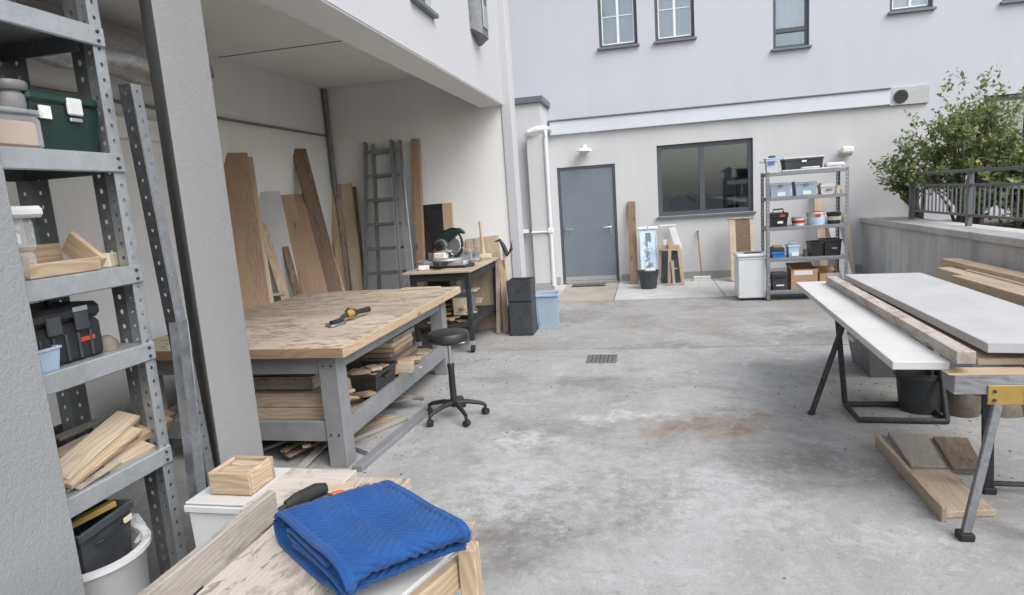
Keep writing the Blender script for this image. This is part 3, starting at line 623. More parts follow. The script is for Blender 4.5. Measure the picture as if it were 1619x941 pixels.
lean_y('board','light brown board leaning beside the black sheet behind the mitre saw','plank','pine',(707,321),(712,405),.13,.035,.22)
lean_y('board','wide low plank leaning on the end wall behind the pickaxe','plank','pine_pale',(762,375),(768,440),.44,.02,.25)

# ------------------------------------------------------------------ workbench
BX0,BX1,BY0,BY1,BZ = -3.5,-1.84,3.40,5.86,.80
W = Thing('workbench','large grey-framed workbench with scarred wooden top','workbench',(-2.6,4.6,0),world=True)
top = W.part('top','bench_grey',('b',(BX0+.05,BY0+.05,BZ-.075),(BX1-.05,BY1-.05,BZ-.061)))
ny = 9
for i in range(ny):
    a = BY0+(BY1-BY0)*i/ny; b = BY0+(BY1-BY0)*(i+1)/ny; dz = random.uniform(-.0012,.0012)
    W.board('plank','bench_top',(BX0,(a+b)/2,BZ-.03+dz),(BX1+random.uniform(-.003,.003),(a+b)/2,BZ-.03+dz),b-a-.0025,.06,parent=top)
W.board('edge_strip','oak',(BX0,BY0-.008,BZ-.032),(BX1+.004,BY0-.008,BZ-.032),.014,.062); W.board('edge_strip','pine',(BX1+.012,BY0-.014,BZ-.032),(BX1+.012,BY1,BZ-.032),.014,.062)
lx = (BX0+.08,BX1-.20)
for x in lx:
    for y in (BY0+.05,BY1-.35): W.part('leg','bench_grey',('b',(x,y,0),(x+.125,y+.125,BZ-.076),.004))
xa,xb = lx[0]+.125,lx[1]
W.part('apron','bench_grey',('b',(xa,BY0+.065,.615),(xb,BY0+.11,BZ-.077))); W.part('apron','bench_grey',('b',(xa,BY1-.30,.615),(xb,BY1-.255,BZ-.077)))
W.part('apron','bench_grey',('b',(lx[1]+.055,BY0+.175,.63),(lx[1]+.105,BY1-.35,BZ-.077))); W.part('apron','bench_grey',('b',(lx[0]+.02,BY0+.175,.63),(lx[0]+.07,BY1-.35,BZ-.077)))
W.part('stretcher','bench_grey',('b',(xa,BY0+.06,.17),(xb,BY0+.105,.30))); W.part('stretcher','bench_grey',('b',(lx[1]+.075,BY0+.175,.17),(lx[1]+.12,BY1-.35,.30))); W.part('stretcher','bench_grey',('b',(lx[0],BY0+.175,.17),(lx[0]+.045,BY1-.35,.30)))
[W.part('bolt','steel_dark',('c',(lx[1]+q,BY0+.044,z),(lx[1]+q,BY0+.05,z),.007,.006,8)) for q in (.035,.09) for z in (.22,.67)]
sh = W.part('lower_shelf','grime',('b',(lx[0]+.05,BY0+.11,.225),(lx[1]+.074,BY1-.3,.235)))
sw = (lx[1]+.07-lx[0]-.05)/5
for i in range(5):
    x0 = lx[0]+.05+i*sw; W.board('shelf_board','worn',(x0+sw/2,BY0+.11,.246),(x0+sw/2,BY1-.30,.246),sw-.012,.02,parent=sh)
ZS = .257
single('runner','grey painted timber lying on the floor along the workbench','timber','bench_grey',('w',atZ(558,748)+V((.02,.02,.02)),atZ(690,640)+V((.0,0,.02)),.07,.035))
single('runner','short loose grey batten lying beside the workbench foot','timber','grey_timber',('w',atZ(560,700,.02)+V((-.25,.1,0)),atZ(588,716,.02)+V((0,.0,0)),.05,.035))

# hand saw with yellow and black grip on the bench
def on(px,py,z): p = atZ(px,py,z); return p
a = on(497,533,BZ); b = on(545,510,BZ); c = on(600,503,BZ)
t = Thing('multi_tool','hand power tool with yellow and black grip and flat grey shoe on the workbench','power tool',(b.x,b.y,BZ+.002),math.atan2((c-a).y,(c-a).x))
t.part('shoe','steel_blade',('s',[(-.19,-.05),(-.16,-.07),(-.03,-.05),(-.01,.0),(-.04,.04),(-.15,.045)],0,.018,.004)); t.part('shoe_pad','steel_dark',('s',[(-.14,-.035),(-.04,-.03),(-.03,.015),(-.13,.02)],.018,.035,.004))
t.part('neck','steel_dark',('t',[(-.05,0,.02),(.0,0,.045),(.05,.005,.05)],.017,10)); t.part('motor_housing','yellow',('t',[(.03,0,.05),(.06,.0,.055),(.10,.01,.05)],[.024,.034,.028],12)); t.part('collar','plastic_black',('t',[(.095,.01,.05),(.12,.01,.05)],.031,12))
t.part('grip','plastic_black',('t',[(.12,.01,.05),(.18,.02,.047),(.27,.03,.042),(.30,.035,.04)],[.022,.019,.021,.022],12)); t.part('lever','plastic_black',('t',[(.02,0,.075),(.05,0,.095),(.07,.0,.085)],.008,8))
single('board','thin pale offcut lying on the far edge of the workbench','offcut','birch',('s',[(-.2,-.05),(.22,-.03),(.2,.04),(-.18,.05)],0,.014,.002),loc=(on(683,452,BZ).x-.05,on(683,452,BZ).y-.2,BZ+.002))
# boards and bits on the far left of the bench top
p = on(420,470,BZ)
board_o = board('board','plank_dirty',(p.x-.45,p.y-.35,BZ+.018),(p.x+.12,p.y+.15,BZ+.018),.16,.03); tag(board_o,'short dirty plank lying on the far left of the workbench','plank')
p = on(478,452,BZ); t = Thing('clamp','black bar clamp lying at the back of the workbench','clamp',(p.x,p.y-.15,BZ+.002),.1)
t.part('bar','steel_dark',('b',(-.2,-.015,.0),(.2,.015,.03))); t.part('jaw','plastic_black',('b',(-.2,-.05,.031),(-.13,.06,.07),.01)); t.part('jaw','plastic_black',('b',(.06,-.05,.031),(.14,.06,.06),.01)); t.part('grip','plastic_black',('t',[(.1,-.05,.04),(.2,-.12,.04)],.018))

# timber stacked under the bench
def box_px(px0,px1,py0,py1,y,z0): # helper: x range and height from pixels at depth y
    a = atY(px0,py1,y); b = atY(px1,py1,y); top = atY((px0+px1)/2,py0,y); return a.x,b.x,top.z
def crate(name,label,mat,x0,x1,y0,y1,z0,z1,lid=False,cat='crate',th=.018):
    t = Thing(name,label,cat,((x0+x1)/2,(y0+y1)/2,z0),world=True)
    n = max(1,round((z1-z0)/.09)); hh = (z1-z0)/n
    for k in range(n):
        za,zb = z0+k*hh,z0+(k+1)*hh-.004; zc = (za+zb)/2; hgt = zb-za
        t.board('side','%s'%mat,(x0,y0+th/2,zc),(x1,y0+th/2,zc),th,hgt); t.board('side',mat,(x0,y1-th/2,zc),(x1,y1-th/2,zc),th,hgt)
        t.board('end','%s'%mat,(x1-th/2,y0+th+.001,zc),(x1-th/2,y1-th-.001,zc),th,hgt); t.board('end',mat,(x0+th/2,y0+th+.001,zc),(x0+th/2,y1-th-.001,zc),th,hgt)
    t.part('base',mat,('b',(x0+th,y0+th,z0),(x1-th,y1-th,z0+.012),0))
    if lid: t.board('lid',mat,(x0,(y0+y1)/2,z1+.004),(x1,(y0+y1)/2,z1+.004),y1-y0,.012)
    return t
x0 = -2.70; y = 3.62
xr = atY(517,660,y).x
crate('timber_box','pale wooden box at the bottom of the stack under the workbench','pine_pale',x0,xr-.02,y,y+.62,ZS,ZS+.165,True,'box')
crate('timber_box','shallow pale wooden tray second from the bottom under the workbench','worn',x0,xr-.11,y+.06,y+.5,ZS+.186,ZS+.265,True,'box')
for i,(dz,dx,m,lab) in enumerate(((.285,-.17,'oak','tan board third in the stack of wood under the workbench'),(.318,-.11,'weathered','weathered board fourth in the stack of wood under the workbench'),(.352,-.15,'pine','topmost tan board on the stack of wood under the workbench'))):
    o = board('board',m,(x0,y+.27+.05*(i-1),ZS+dz+.01),(xr+dx,y+.25-.06*(i-1),ZS+dz+.01),[.30,.36,.22][i],.028); tag(o,lab,'board')
def tote(name,label,mat,x0,x1,y0,y1,z0,z1,cat='crate',rim=.018,lidmat=None,taper=.02,handles=True,rz=0.,slots=None):
    cx,cy = (x0+x1)/2,(y0+y1)/2; hx,hy = (x1-x0)/2,(y1-y0)/2; t = Thing(name,label,cat,(cx,cy,z0),rz); h = z1-z0
    t.part('body',mat,('p',(-hx+rim*.6,-hy+rim*.6,0),(hx-rim*.6,hy-rim*.6,h),.006,taper))
    t.part('rim',mat,('b',(-hx,-hy,h-.022),(hx,-hy+rim,h+.003)),('b',(-hx,hy-rim,h-.022),(hx,hy,h+.003)),('b',(-hx,-hy+rim,h-.022),(-hx+rim,hy-rim,h+.003)),('b',(hx-rim,-hy+rim,h-.022),(hx,hy-rim,h+.003)))
    if handles:
        for sx in (-1,1): t.part('handle',mat,('b',(sx*hx-.012,-hy*.35,h-.055),(sx*hx+.012,hy*.35,h-.035),.004))
    if lidmat: t.part('lid',lidmat,('b',(-hx-.006,-hy-.006,h+.004),(hx+.006,hy+.006,h+.022),.006))
    return t
def offcuts(label_fn, mats, region, z, n, seed, size=(.12,.3), names='offcut', cat='offcut', group=None, layer=.02):
    rng = random.Random(seed); x0,x1,y0,y1 = region
    for k in range(n):
        L_ = rng.uniform(*size); ww = rng.uniform(.04,.09); th = rng.uniform(.012,.024); cx,cy = rng.uniform(x0,x1),rng.uniform(y0,y1); an = rng.uniform(0,pi)
        d = V((cos(an),sin(an),rng.uniform(-.12,.12)))*L_/2; c = V((cx,cy,z+th/2+layer*(k//3)+abs(d.z)))
        o = board(names,mats[k%len(mats)],c-d,c+d,ww,th); tag(o,label_fn,cat,group)
p = atZ(565,640,ZS); 
tote('tote','open black plastic tote of offcuts under the workbench','plastic_black',-2.24,-1.93,4.02,4.42,ZS,ZS+.18)
offcuts('small wood offcut heaped in the black tote under the workbench',['pine','worn','pine_pale','oak'],(-2.15,-2.02,4.12,4.32),ZS+.12,9,21,(.1,.2),group='offcuts in the black tote')
offcuts('short offcut jumbled on the shelf behind the front leg of the workbench',['pine','worn','oak','pine_pale','brown'],(-2.32,-2.05,3.72,3.98),ZS,15,31,(.12,.3),group='offcuts behind the front bench leg')
offcuts('offcut thrown on top of the wood stack under the workbench',['worn','oak','pine'],(-2.75,-2.3,3.72,4.0),ZS+.385,7,33,(.15,.35),group='offcuts on the wood stack')
# stack of short boards further back on the shelf
for k in range(7):
    zc = ZS+.02+k*.042; m = ['weathered','brown','dusty','dusty','pine','pine_pale','worn'][k]; dx = random.uniform(-.03,.03)
    o = board('board',m,(-2.55+dx,4.95,zc),(-2.08+dx,4.95+random.uniform(-.02,.02),zc),.46,.038)
    tag(o,['lowest board','second board','third board','fourth board','fifth board','sixth board','topmost board'][k]+' of the tidy stack at the back of the bench shelf','board')
offcuts('loose offcut lying on the workbench shelf near its front rail',['pine','pine_pale','worn','oak'],(-2.12,-1.98,4.62,5.25),ZS,14,4,(.12,.34),group='offcuts on the bench shelf')
single('block','pale squared block on the bench shelf next to the stacked boards','block','pine_pale',('b',(-.16,-.06,0),(.16,.06,.075)),loc=(-2.06,4.62,ZS+.03),rz=.2)
offcuts('scrap of wood lying on the floor under the workbench',['weathered','worn','brown','dusty'],(-3.0,-2.1,3.5,5.3),.0,26,9,(.2,.6),group='scraps on the floor under the bench',layer=.012)
# plank props behind the bench (floor under the bay)
for k,(a,b) in enumerate(((430,500),(455,525),(480,545))):
    o = board('board',['worn','pine','weathered'][k],atZ(a,742,.02)+V((0,.35,0)),atZ(a+70,722,.02)+V((.1,.75,0)),.09,.03); tag(o,['first','second','third'][k]+' slat from the pier lying under the workbench rail','plank')

# ------------------------------------------------------------------ stool
sx,sy = -1.485,4.37
t = Thing('stool','black round stool on casters beside the workbench','stool',(sx,sy,0),.35)
t.part('seat','vinyl_black',('l',[(.10,.60),(.145,.603),(.158,.615),(.158,.652),(.150,.668),(.12,.676),(.02,.678)],(0,0,0),32)); t.part('seat_plate','steel_dark',('c',(0,0,.58),(0,0,.60),.08,.08,16))
t.part('piston','chrome',('c',(0,0,.36),(0,0,.58),.014,.014,14)); t.part('column','plastic_black',('c',(0,0,.09),(0,0,.40),.026,.024,16)); t.part('collar','plastic_black',('c',(0,0,.40),(0,0,.425),.029,.026,16)); t.part('lever','chrome',('t',[(0,0,.57),(.08,.05,.565),(.12,.07,.56)],.006))
for k in range(5):
    a = k*2*pi/5; d = V((cos(a),sin(a),0)); lg = t.part('base_arm','plastic_black',('t',[d*.02+V((0,0,.12)),d*.10+V((0,0,.118)),d*.20+V((0,0,.095)),d*.235+V((0,0,.078))],[.02,.019,.015,.014],10))
    c = t.part('caster','rubber',('c',d*.235+V((-.02*sin(a+.6),.02*cos(a+.6),.026)),d*.235+V((.02*sin(a+.6),-.02*cos(a+.6),.026)),.0255,.0255,18),parent=lg); 
    t.part('caster_fork','plastic_black',('b',d*.235+V((-.012,-.012,.03)),d*.235+V((.012,.012,.08)),.003),parent=lg)

# ------------------------------------------------------------------ mitre-saw table
MX0,MX1,MY0,MY1,MZ = -2.60,-1.86,6.30,7.66,.905
t = Thing('saw_table','black steel table on casters with a plywood top carrying the mitre saw','table',((MX0+MX1)/2,7,0),world=True)
t.board('tabletop','birch',(MX0,(MY0+MY1)/2,MZ-.012),(MX1+.03,(MY0+MY1)/2,MZ-.012),MY1-MY0,.024)
t.part('frame','steel_dark',('b',(MX0+.06,MY0+.05,MZ-.11),(MX1-.01,MY0+.09,MZ-.026)),('b',(MX0+.06,MY1-.10,MZ-.11),(MX1-.01,MY1-.06,MZ-.026)),('b',(MX1-.055,MY0+.09,MZ-.11),(MX1-.012,MY1-.10,MZ-.026)),('b',(MX0+.06,MY0+.09,MZ-.11),(MX0+.10,MY1-.10,MZ-.026)))
for x in (MX0+.085,MX1-.035):
    for y in (MY0+.075,MY1-.085):
        lg = t.part('leg','steel_dark',('b',(x-.024,y-.024,.13),(x+.024,y+.024,MZ-.112))); t.part('caster','rubber',('c',(x-.016,y,.045),(x+.016,y,.045),.045,.045,18),parent=lg); t.part('caster_plate','galvanised',('b',(x-.028,y-.028,.085),(x+.028,y+.028,.13)),parent=lg)
t.part('shelf','steel_dark',('b',(MX0+.06,MY0+.05,.285),(MX1-.06,MY1-.06,.30)),('b',(MX1-.062,MY0+.10,.27),(MX1-.02,MY1-.11,.315)))
offcuts('scrap of wood lying on the lower shelf of the saw table',['pine','worn','brown','cardboard','oak'],(MX0+.2,MX1-.15,MY0+.2,MY1-.3),.302,30,12,(.1,.3),group='scraps on the saw table shelf',layer=.014)
t = tote('tub','dusty pale pink tub of scraps on the lower shelf of the saw table','plastic_grey',-2.20,-1.97,6.72,6.98,.33,.60,'tub',handles=False); t.part('front_face','cream',('b',(-.105,-.136,.02),(.105,-.131,.22),.002))
o = board('board','plank_dirty',(-2.32,6.85,.612),(-1.93,6.87,.612),.24,.015); tag(o,'thin board laid over the tub under the saw table','board')
# mitre saw
p = atZ(715,410,MZ); 
t = Thing('mitre_saw','green and black mitre saw on its cast base on the black table','saw',(-2.20,6.72,MZ+.002),-.15)
t.part('base','aluminium',('b',(-.26,-.14,.02),(.26,.14,.075),.015)); t.part('base_feet','plastic_black',*[('b',(x-.04,y-.03,0),(x+.04,y+.03,.02)) for x in (-.22,.22) for y in (-.1,.1)])
t.part('turntable','aluminium',('l',[(.16,.076),(.165,.085),(.16,.10),(.02,.102)],(0,-.04,0),28)); t.part('mitre_arm','steel_dark',('b',(-.045,-.30,.03),(.045,-.12,.08),.01)); t.part('fence','galvanised',('b',(-.27,.03,.076),(-.03,.06,.16)),('b',(.03,.03,.076),(.27,.06,.16)))
t.part('extension_wing','aluminium',('b',(-.38,-.05,.06),(-.262,.06,.08)),('b',(.262,-.05,.06),(.36,.06,.08)))
t.part('pivot','aluminium',('b',(-.05,.10,.076),(.05,.20,.24),.015)); t.part('arm','steel_dark',('t',[(0,.16,.22),(0,.10,.30),(.01,-.0,.33)],.03,10)); 
t.part('upper_guard','plastic_green',('e',[(-.19,-.02,.20),(-.17,-.02,.26),(-.11,-.02,.33),(-.03,-.02,.385),(.06,-.02,.415),(.14,-.02,.405),(.18,-.02,.375),(.12,-.02,.35),(.05,-.02,.30),(-.02,-.02,.26),(-.10,-.02,.235)],(0,.07,0)))
t.part('guard_ridge','plastic_black',('t',[(-.20,.015,.19),(-.175,.015,.265),(-.11,.015,.34),(-.03,.015,.395),(.06,.015,.425),(.15,.015,.412)],.014,8)); t.part('grip','plastic_black',('t',[(.14,.015,.41),(.19,.015,.385),(.215,.01,.37)],[.026,.024,.015],10))
t.part('gear_housing','galv_dull',('c',(-.06,-.07,.25),(-.06,.0,.25),.062,.07,22)); t.part('motor','plastic_black',('c',(-.05,-.12,.245),(-.05,-.07,.25),.045,.052,20)); t.part('switch','red',('c',(-.11,-.09,.185),(-.11,-.06,.19),.026,.026,14))
t.part('lower_guard','plastic_black',('t',[(.07+.115*cos(a),.0,.26+.15*sin(a)) for a in [rad(48-i*15) for i in range(10)]],[.010,.013,.015,.016,.017,.018,.018,.017,.015,.012],8)); t.part('guard_link','galvanised',('w',(-.03,-.02,.22),(.07,-.01,.13),.016,.012),('w',(-.03,-.02,.20),(-.10,-.01,.12),.016,.012)); t.part('blade','steel_blade',('c',(.05,.008,.235),(.05,.012,.235),.10,.10,40)); t.part('dust_bag','dusty',('b',(.16,.03,.10),(.26,.12,.19),.03))
t.part('clutter','paper',('b',(-.12,-.13,.104),(.02,-.03,.17),.01)) ; t.part('offcut_on_bed','plank_dirty',('b',(-.10,-.10,.17),(.06,.0,.19),.004))
single('sander','grey palm sander lying behind the mitre saw','sander','plastic_grey',('l',[(.07,0),(.075,.03),(.05,.06),(.05,.11),(.03,.13),(.005,.135)],(0,0,0),20),loc=(-2.02,7.2,MZ+.002))
single('block','small dark sanding block on the plywood top of the saw table','block','steel_dark',('b',(-.09,-.03,0),(.09,.03,.03),.008),loc=(-1.98,6.62,MZ+.002),rz=.5)
single('block','light paper-wrapped block at the front of the saw table','block','paper',('b',(-.06,-.04,0),(.06,.04,.05),.008),loc=(-2.42,6.5,MZ+.002),rz=.3)
# mallet standing on the table, pickaxe and timbers leaning at its end
t = Thing('mallet','pale wooden mallet standing handle-up on the saw table','mallet',(-1.99,7.45,MZ+.002),.2)
t.part('head','pine_pale',('b',(-.11,-.05,0),(.10,.05,.06),.01)); t.part('handle','pine_pale',('t',[(0,0,.06),(.0,0,.2),(-.01,.0,.46)],[.03,.02,.017],10)); t.part('side_block','worn',('b',(-.11,-.03,.06),(-.06,.03,.26),.006))
t = Thing('pickaxe','pickaxe with dark curved head hanging at the end of the saw table','pickaxe',(-1.74,7.55,0),world=True)
t.part('handle','pine',('t',[(-1.71,7.56,.0),(-1.735,7.57,.5),(-1.76,7.6,1.02)],[.018,.016,.02],10))
t.part('head','steel_dark',('t',[(-1.86,7.58,1.1),(-1.80,7.58,1.12),(-1.755,7.58,1.04),(-1.71,7.58,.93),(-1.66,7.58,1.0),(-1.645,7.58,1.10)],[.008,.02,.028,.03,.02,.006],8))
o = board('board','pine',(-1.74,7.34,.0),(-1.80,7.62,.86),.07,.025,(0,-1,.3)); tag(o,'upright pale batten leaning against the far end of the saw table','plank')
o = board('board','worn',(-1.83,7.30,.0),(-1.84,7.55,.86),.05,.03,(0,-1,.3)); tag(o,'second darker batten leaning against the far end of the saw table','plank')
o = board('board','grey_timber',(-1.70,7.42,.0),(-1.72,7.52,.30),.09,.02,(0,-1,.3)); tag(o,'short grey offcut standing by the black cabinets','offcut')

# ------------------------------------------------------------------ black cabinets and blue bin
for k,(z0,z1,lab) in enumerate(((0,.405,'lower of two stacked black cabinets at the bay corner'),(.41,.66,'upper open-topped black box on the black cabinet at the bay corner'))):
    t = Thing('cabinet',lab,'cabinet',(-1.505,7.28,z0),0,'stacked black cabinets')
    h = z1-z0
    if k: t.part('case','plastic_charcoal',('p',(-.14,-.15,0),(.14,.15,h),.012))
    else: t.part('case','plastic_charcoal',('b',(-.14,-.15,0),(.14,.15,h),.004))
    t.part('door','plastic_charcoal',('b',(-.132,-.162,.01),(.132,-.151,h-.012),.003)); t.part('knob','steel_dark',('c',(.0,-.176,h*.55),(.0,-.162,h*.55),.008))
t = Thing('blue_bin','pale blue plastic bin with rim beside the black cabinets','bin',(-1.25,7.62,0),.06); t.o.scale = (.86,.86,.97)
t.part('body','plastic_blue',('p',(-.155,-.19,0),(.155,.19,.43),.006,.018)); t.part('rim','plastic_blue',('b',(-.175,-.21,.415),(.175,-.185,.445),.006),('b',(-.175,.185,.415),(.175,.21,.445),.006),('b',(-.175,-.185,.415),(-.15,.185,.445),.006),('b',(.15,-.185,.415),(.175,.185,.445),.006)); t.part('rib','plastic_blue',('b',(-.12,-.186,.05),(-.10,-.178,.41),.003)); t.part('handle','plastic_blue',('b',(.157,-.06,.33),(.175,.06,.35),.004)); t.part('contents','paper',('b',(-.13,-.16,.30),(.12,.1,.36),.02))

# ------------------------------------------------------------------ along the end wall
p = atZ(937,456); t = Thing('door_mat','dark brown bristle mat in front of the grey door','mat',(-1.05,10.95,.014),.0)
t.part('mat','mat_brown',('b',(-.28,-.13,0),(.28,.13,.018),.006)); t.part('edge','rubber',('b',(-.30,-.15,0),(.30,-.131,.012)),('b',(-.30,.131,0),(.30,.15,.012)))
# drain
p = atZ(952,568); t = Thing('drain','square cast-iron floor drain grating in the concrete','drain',(p.x,p.y,0))
t.part('frame','galv_dull',('b',(-.145,-.145,.001),(.145,-.128,.010),.002),('b',(-.145,.128,.001),(.145,.145,.010),.002),('b',(-.145,-.128,.001),(-.128,.128,.010),.002),('b',(.128,-.128,.001),(.145,.128,.010),.002)); t.part('pit','grime',('b',(-.127,-.127,.0008),(.127,.127,.002),0))
for k in range(7): t.part('bar','galv_dull',('b',(-.125+k*.0385,-.127,.003),(-.107+k*.0385,.127,.009),.002))
for y in (-.045,.045): t.part('cross_bar','galv_dull',('b',(-.127,y-.009,.0035),(.127,y+.009,.0078),.001))
def wall_lean(name,label,cat,mat,px_b,py_b,pT,w,t_):
    b = atZ(px_b,py_b,.012); tp = atY(*pT,YB-.03); tp.y = YB-.03; d = tp-b
    o = board(name,mat,b,tp,w,t_,(0,-1,.1)); return tag(o,label,cat)
wall_lean('board','tall narrow brown plank leaning on the wall right of the grey door','plank','brown',1003,450,(998,319),.13,.04)
# blue printed panel with white cap
t = Thing('display_panel','light blue panel with a white cap and dark tool shapes leaning by the bucket','panel',(.02,10.62,.016),.03,M=Matrix.Translation(V((.0,10.75,.018))) @ Matrix.Rotation(.03,4,'Z') @ Matrix.Rotation(-.24,4,'X'))
t.part('board','printed_panel',('b',(-.125,-.02,0),(.125,.02,.93),.004)); t.part('side_strip','sheet_blue_grey',('b',(-.14,-.03,0),(-.126,.02,.93),.003),('b',(.126,-.03,0),(.14,.02,.93),.003)); t.part('cap','white_paint',('b',(-.17,-.05,.931),(.17,.03,.985),.015)); t.part('cap_knob','plastic_black',('c',(0,-.055,.965),(0,-.05,.965),.012))
t.part('handle_slot','plastic_grey',('b',(-.04,-.024,.74),(.045,-.0205,.88),.01))
def bucket(name,label,mat,loc,r0,r1,h,cat='bucket',bail=True,seg=28):
    t = Thing(name,label,cat,loc); e = .006
    t.part('body',mat,('l',[(r0,0),(r1,h),(r1+.012,h),(r1+.012,h-.025),(r1-e,h-.02),(r1-e,h+.001),(r0-e,.012)],(0,0,0),seg),angle=40)
    if bail: t.part('handle','steel_dark',('t',[((r1+.01)*cos(a),(r1+.01)*sin(a),h-.04-.05*sin(a)) for a in [pi+i*pi/10 for i in range(11)]],.004,6))
    return t
p = atZ(1026,459); bucket('bucket','black rubber bucket at the foot of the blue panel','plastic_charcoal',(p.x,p.y+.12,.017),.125,.165,.29)
single('rag','crumpled white rag lying on the rim of the black bucket','rag','cloth_white',('b',(-.09,-.05,0),(.09,.06,.05),.02),loc=(p.x+.02,p.y+.15,.285),rz=.3)
# old trestle of timber with dark boards inside
t = Thing('old_easel','narrow wooden easel frame with dark panels inside leaning by the blue panel','frame',(.42,10.6,.016),world=True)
def P3(px,py,y): return atY(px,py,y)
yy = 10.62
t.board('post','pine',P3(1058,452,yy-.05)*1.0,P3(1059,378,yy+.1),.05,.05,(0,-1,0)); t.board('post','pine',P3(1080,450,yy-.02),P3(1073,390,yy+.12),.055,.04,(0,-1,0)); t.board('post','worn',P3(1043,449,yy+.2),P3(1044,392,yy+.25),.04,.04,(0,-1,0)); t.board('post','worn',P3(1066,452,yy-.08),P3(1063,412,yy-.02),.045,.03,(0,-1,0))
t.board('rail','pine',P3(1041,392,yy+.14),P3(1074,390,yy+.14),.04,.07,(0,0,1)); t.board('rail','pine',P3(1062,424,yy+.02),P3(1071,425,yy+.05),.02,.02,(0,0,1))
t.part('dark_panel','plastic_charcoal',('e',[P3(1043,397,yy+.3),P3(1074,396,yy+.3),P3(1082,450,yy+.2),P3(1043,450,yy+.2)],(0,.02,0)))
o = board('board','board_white',P3(1074,395,yy+.22),P3(1062,358,YB-.08),.11,.018,(0,-1,0)); tag(o,'short white board propped above the timber frame','board')
o = board('batten','white_paint',P3(1042,357,YB-.1),P3(1069,356,YB-.1),.025,.02,(0,-1,0)); tag(o,'small white batten resting across the top of the white board','batten')
single('mug','white mug on top rail of the timber frame','mug','white_paint',('l',[(.035,0),(.04,.09),(.036,.09),(.03,.01)],(0,0,0),16),loc=P3(1051,388,yy+.14)+V((0,0,.0)))
p = atZ(1110,445); t = Thing('broom','push broom with wooden handle and white head leaning on the wall','broom',(p.x,p.y,.017))
t.part('head','plastic_white',('b',(-.145,-.035,.03),(.145,.035,.075),.008)); t.part('bristles','paper',('b',(-.14,-.03,0),(.14,.03,.03),.003)); t.part('handle','oak',('t',[(0,0,.07),(-.02,.12,.45),(-.03,.26,.80)],.014,10)); t.part('handle_tip','brown',('t',[(-.03,.26,.80),(-.031,.262,.83)],.015,10))
# white cabinet on casters
t = Thing('appliance_cabinet','white portable cabinet on casters with black control panel left of the shelving','cabinet',(1.375,9.17,0),.0)
t.part('body','appliance',('b',(-.19,-.19,.035),(.19,.19,.60),.012)); t.part('lid','appliance',('b',(-.205,-.205,.602),(.205,.205,.645),.012)); t.part('control_panel','plastic_black',('b',(-.1,-.13,.646),(.12,-.02,.656),.004)); t.part('seam','gap_dark',('b',(-.191,-.1905,.565),(.191,-.1895,.57),0))
for x in (-.14,.14):
    for y in (-.14,.14): t.part('caster','rubber',('c',(x-.012,y,.018),(x+.012,y,.018),.018,.018,14))
t = Thing('board_rack','wide weathered board in a pale frame standing behind the white cabinet','board',(1.60,10.6,.012),M=Matrix.Translation(V((1.51,10.75,.017))) @ Matrix.Rotation(-.22,4,'X'))
t.part('board','brown',('b',(-.10,-.01,0),(.12,.015,1.02),.003)); t.part('side_board','birch',('b',(-.20,-.02,0),(-.101,.02,1.02),.003),('b',(.121,-.02,0),(.18,.02,1.0),.003)); t.part('top_strip','worn',('b',(-.21,-.03,1.021),(.19,.03,1.045),.003))

# ------------------------------------------------------------------ perforated uprights
def perf_strip(bm, o, ud, wd, L_, w_, pitch, hr, rows=1):
    n = max(1,int(L_/pitch)); ph = L_/n; cw = w_/rows
    for i in range(n):
        for r in range(rows):
            c = o+ud*(ph*(i+.5))+wd*(cw*(r+.5))
            outer = [c+ud*(ph/2*a)+wd*(cw/2*b) for a,b in ((-1,-1),(0,-1),(1,-1),(1,0),(1,1),(0,1),(-1,1),(-1,0))]
            inner = [c+ud*(hr*1.25*cos(q))+wd*(hr*sin(q)) for q in [rad(225+k*45) for k in range(8)]]
            A = [bm.verts.new(q) for q in outer]; B_ = [bm.verts.new(q) for q in inner]
            for k in range(8): bm.faces.new((A[k],A[(k+1)%8],B_[(k+1)%8],B_[k]))
def perf_post(t, name, mat, base, top, w1, d1, w2, d2, pitch=.05, hr=.008, rows=1, parent=None, thing_tag=None):
    """angle-section upright: two perforated flanges from the corner line base->top, along d1 and d2"""
    base, top = V(base), V(top); bm = bmesh.new(); ud = (top-base).normalized(); L_ = (top-base).length
    perf_strip(bm, base, ud, V(d1), L_, w1, pitch, hr, rows)
    if w2 > .01: perf_strip(bm, base, ud, V(d2), L_, w2, pitch, hr, 1)
    bmesh.ops.remove_doubles(bm, verts=bm.verts[:], dist=.0005)
    me = bpy.data.meshes.new(name); bm.to_mesh(me); bm.free()
    o = link(name, me, mat, t, None, t.world if t else True); md = o.modifiers.new('thickness','SOLIDIFY'); md.thickness = .0028; md.offset = 0
    return o

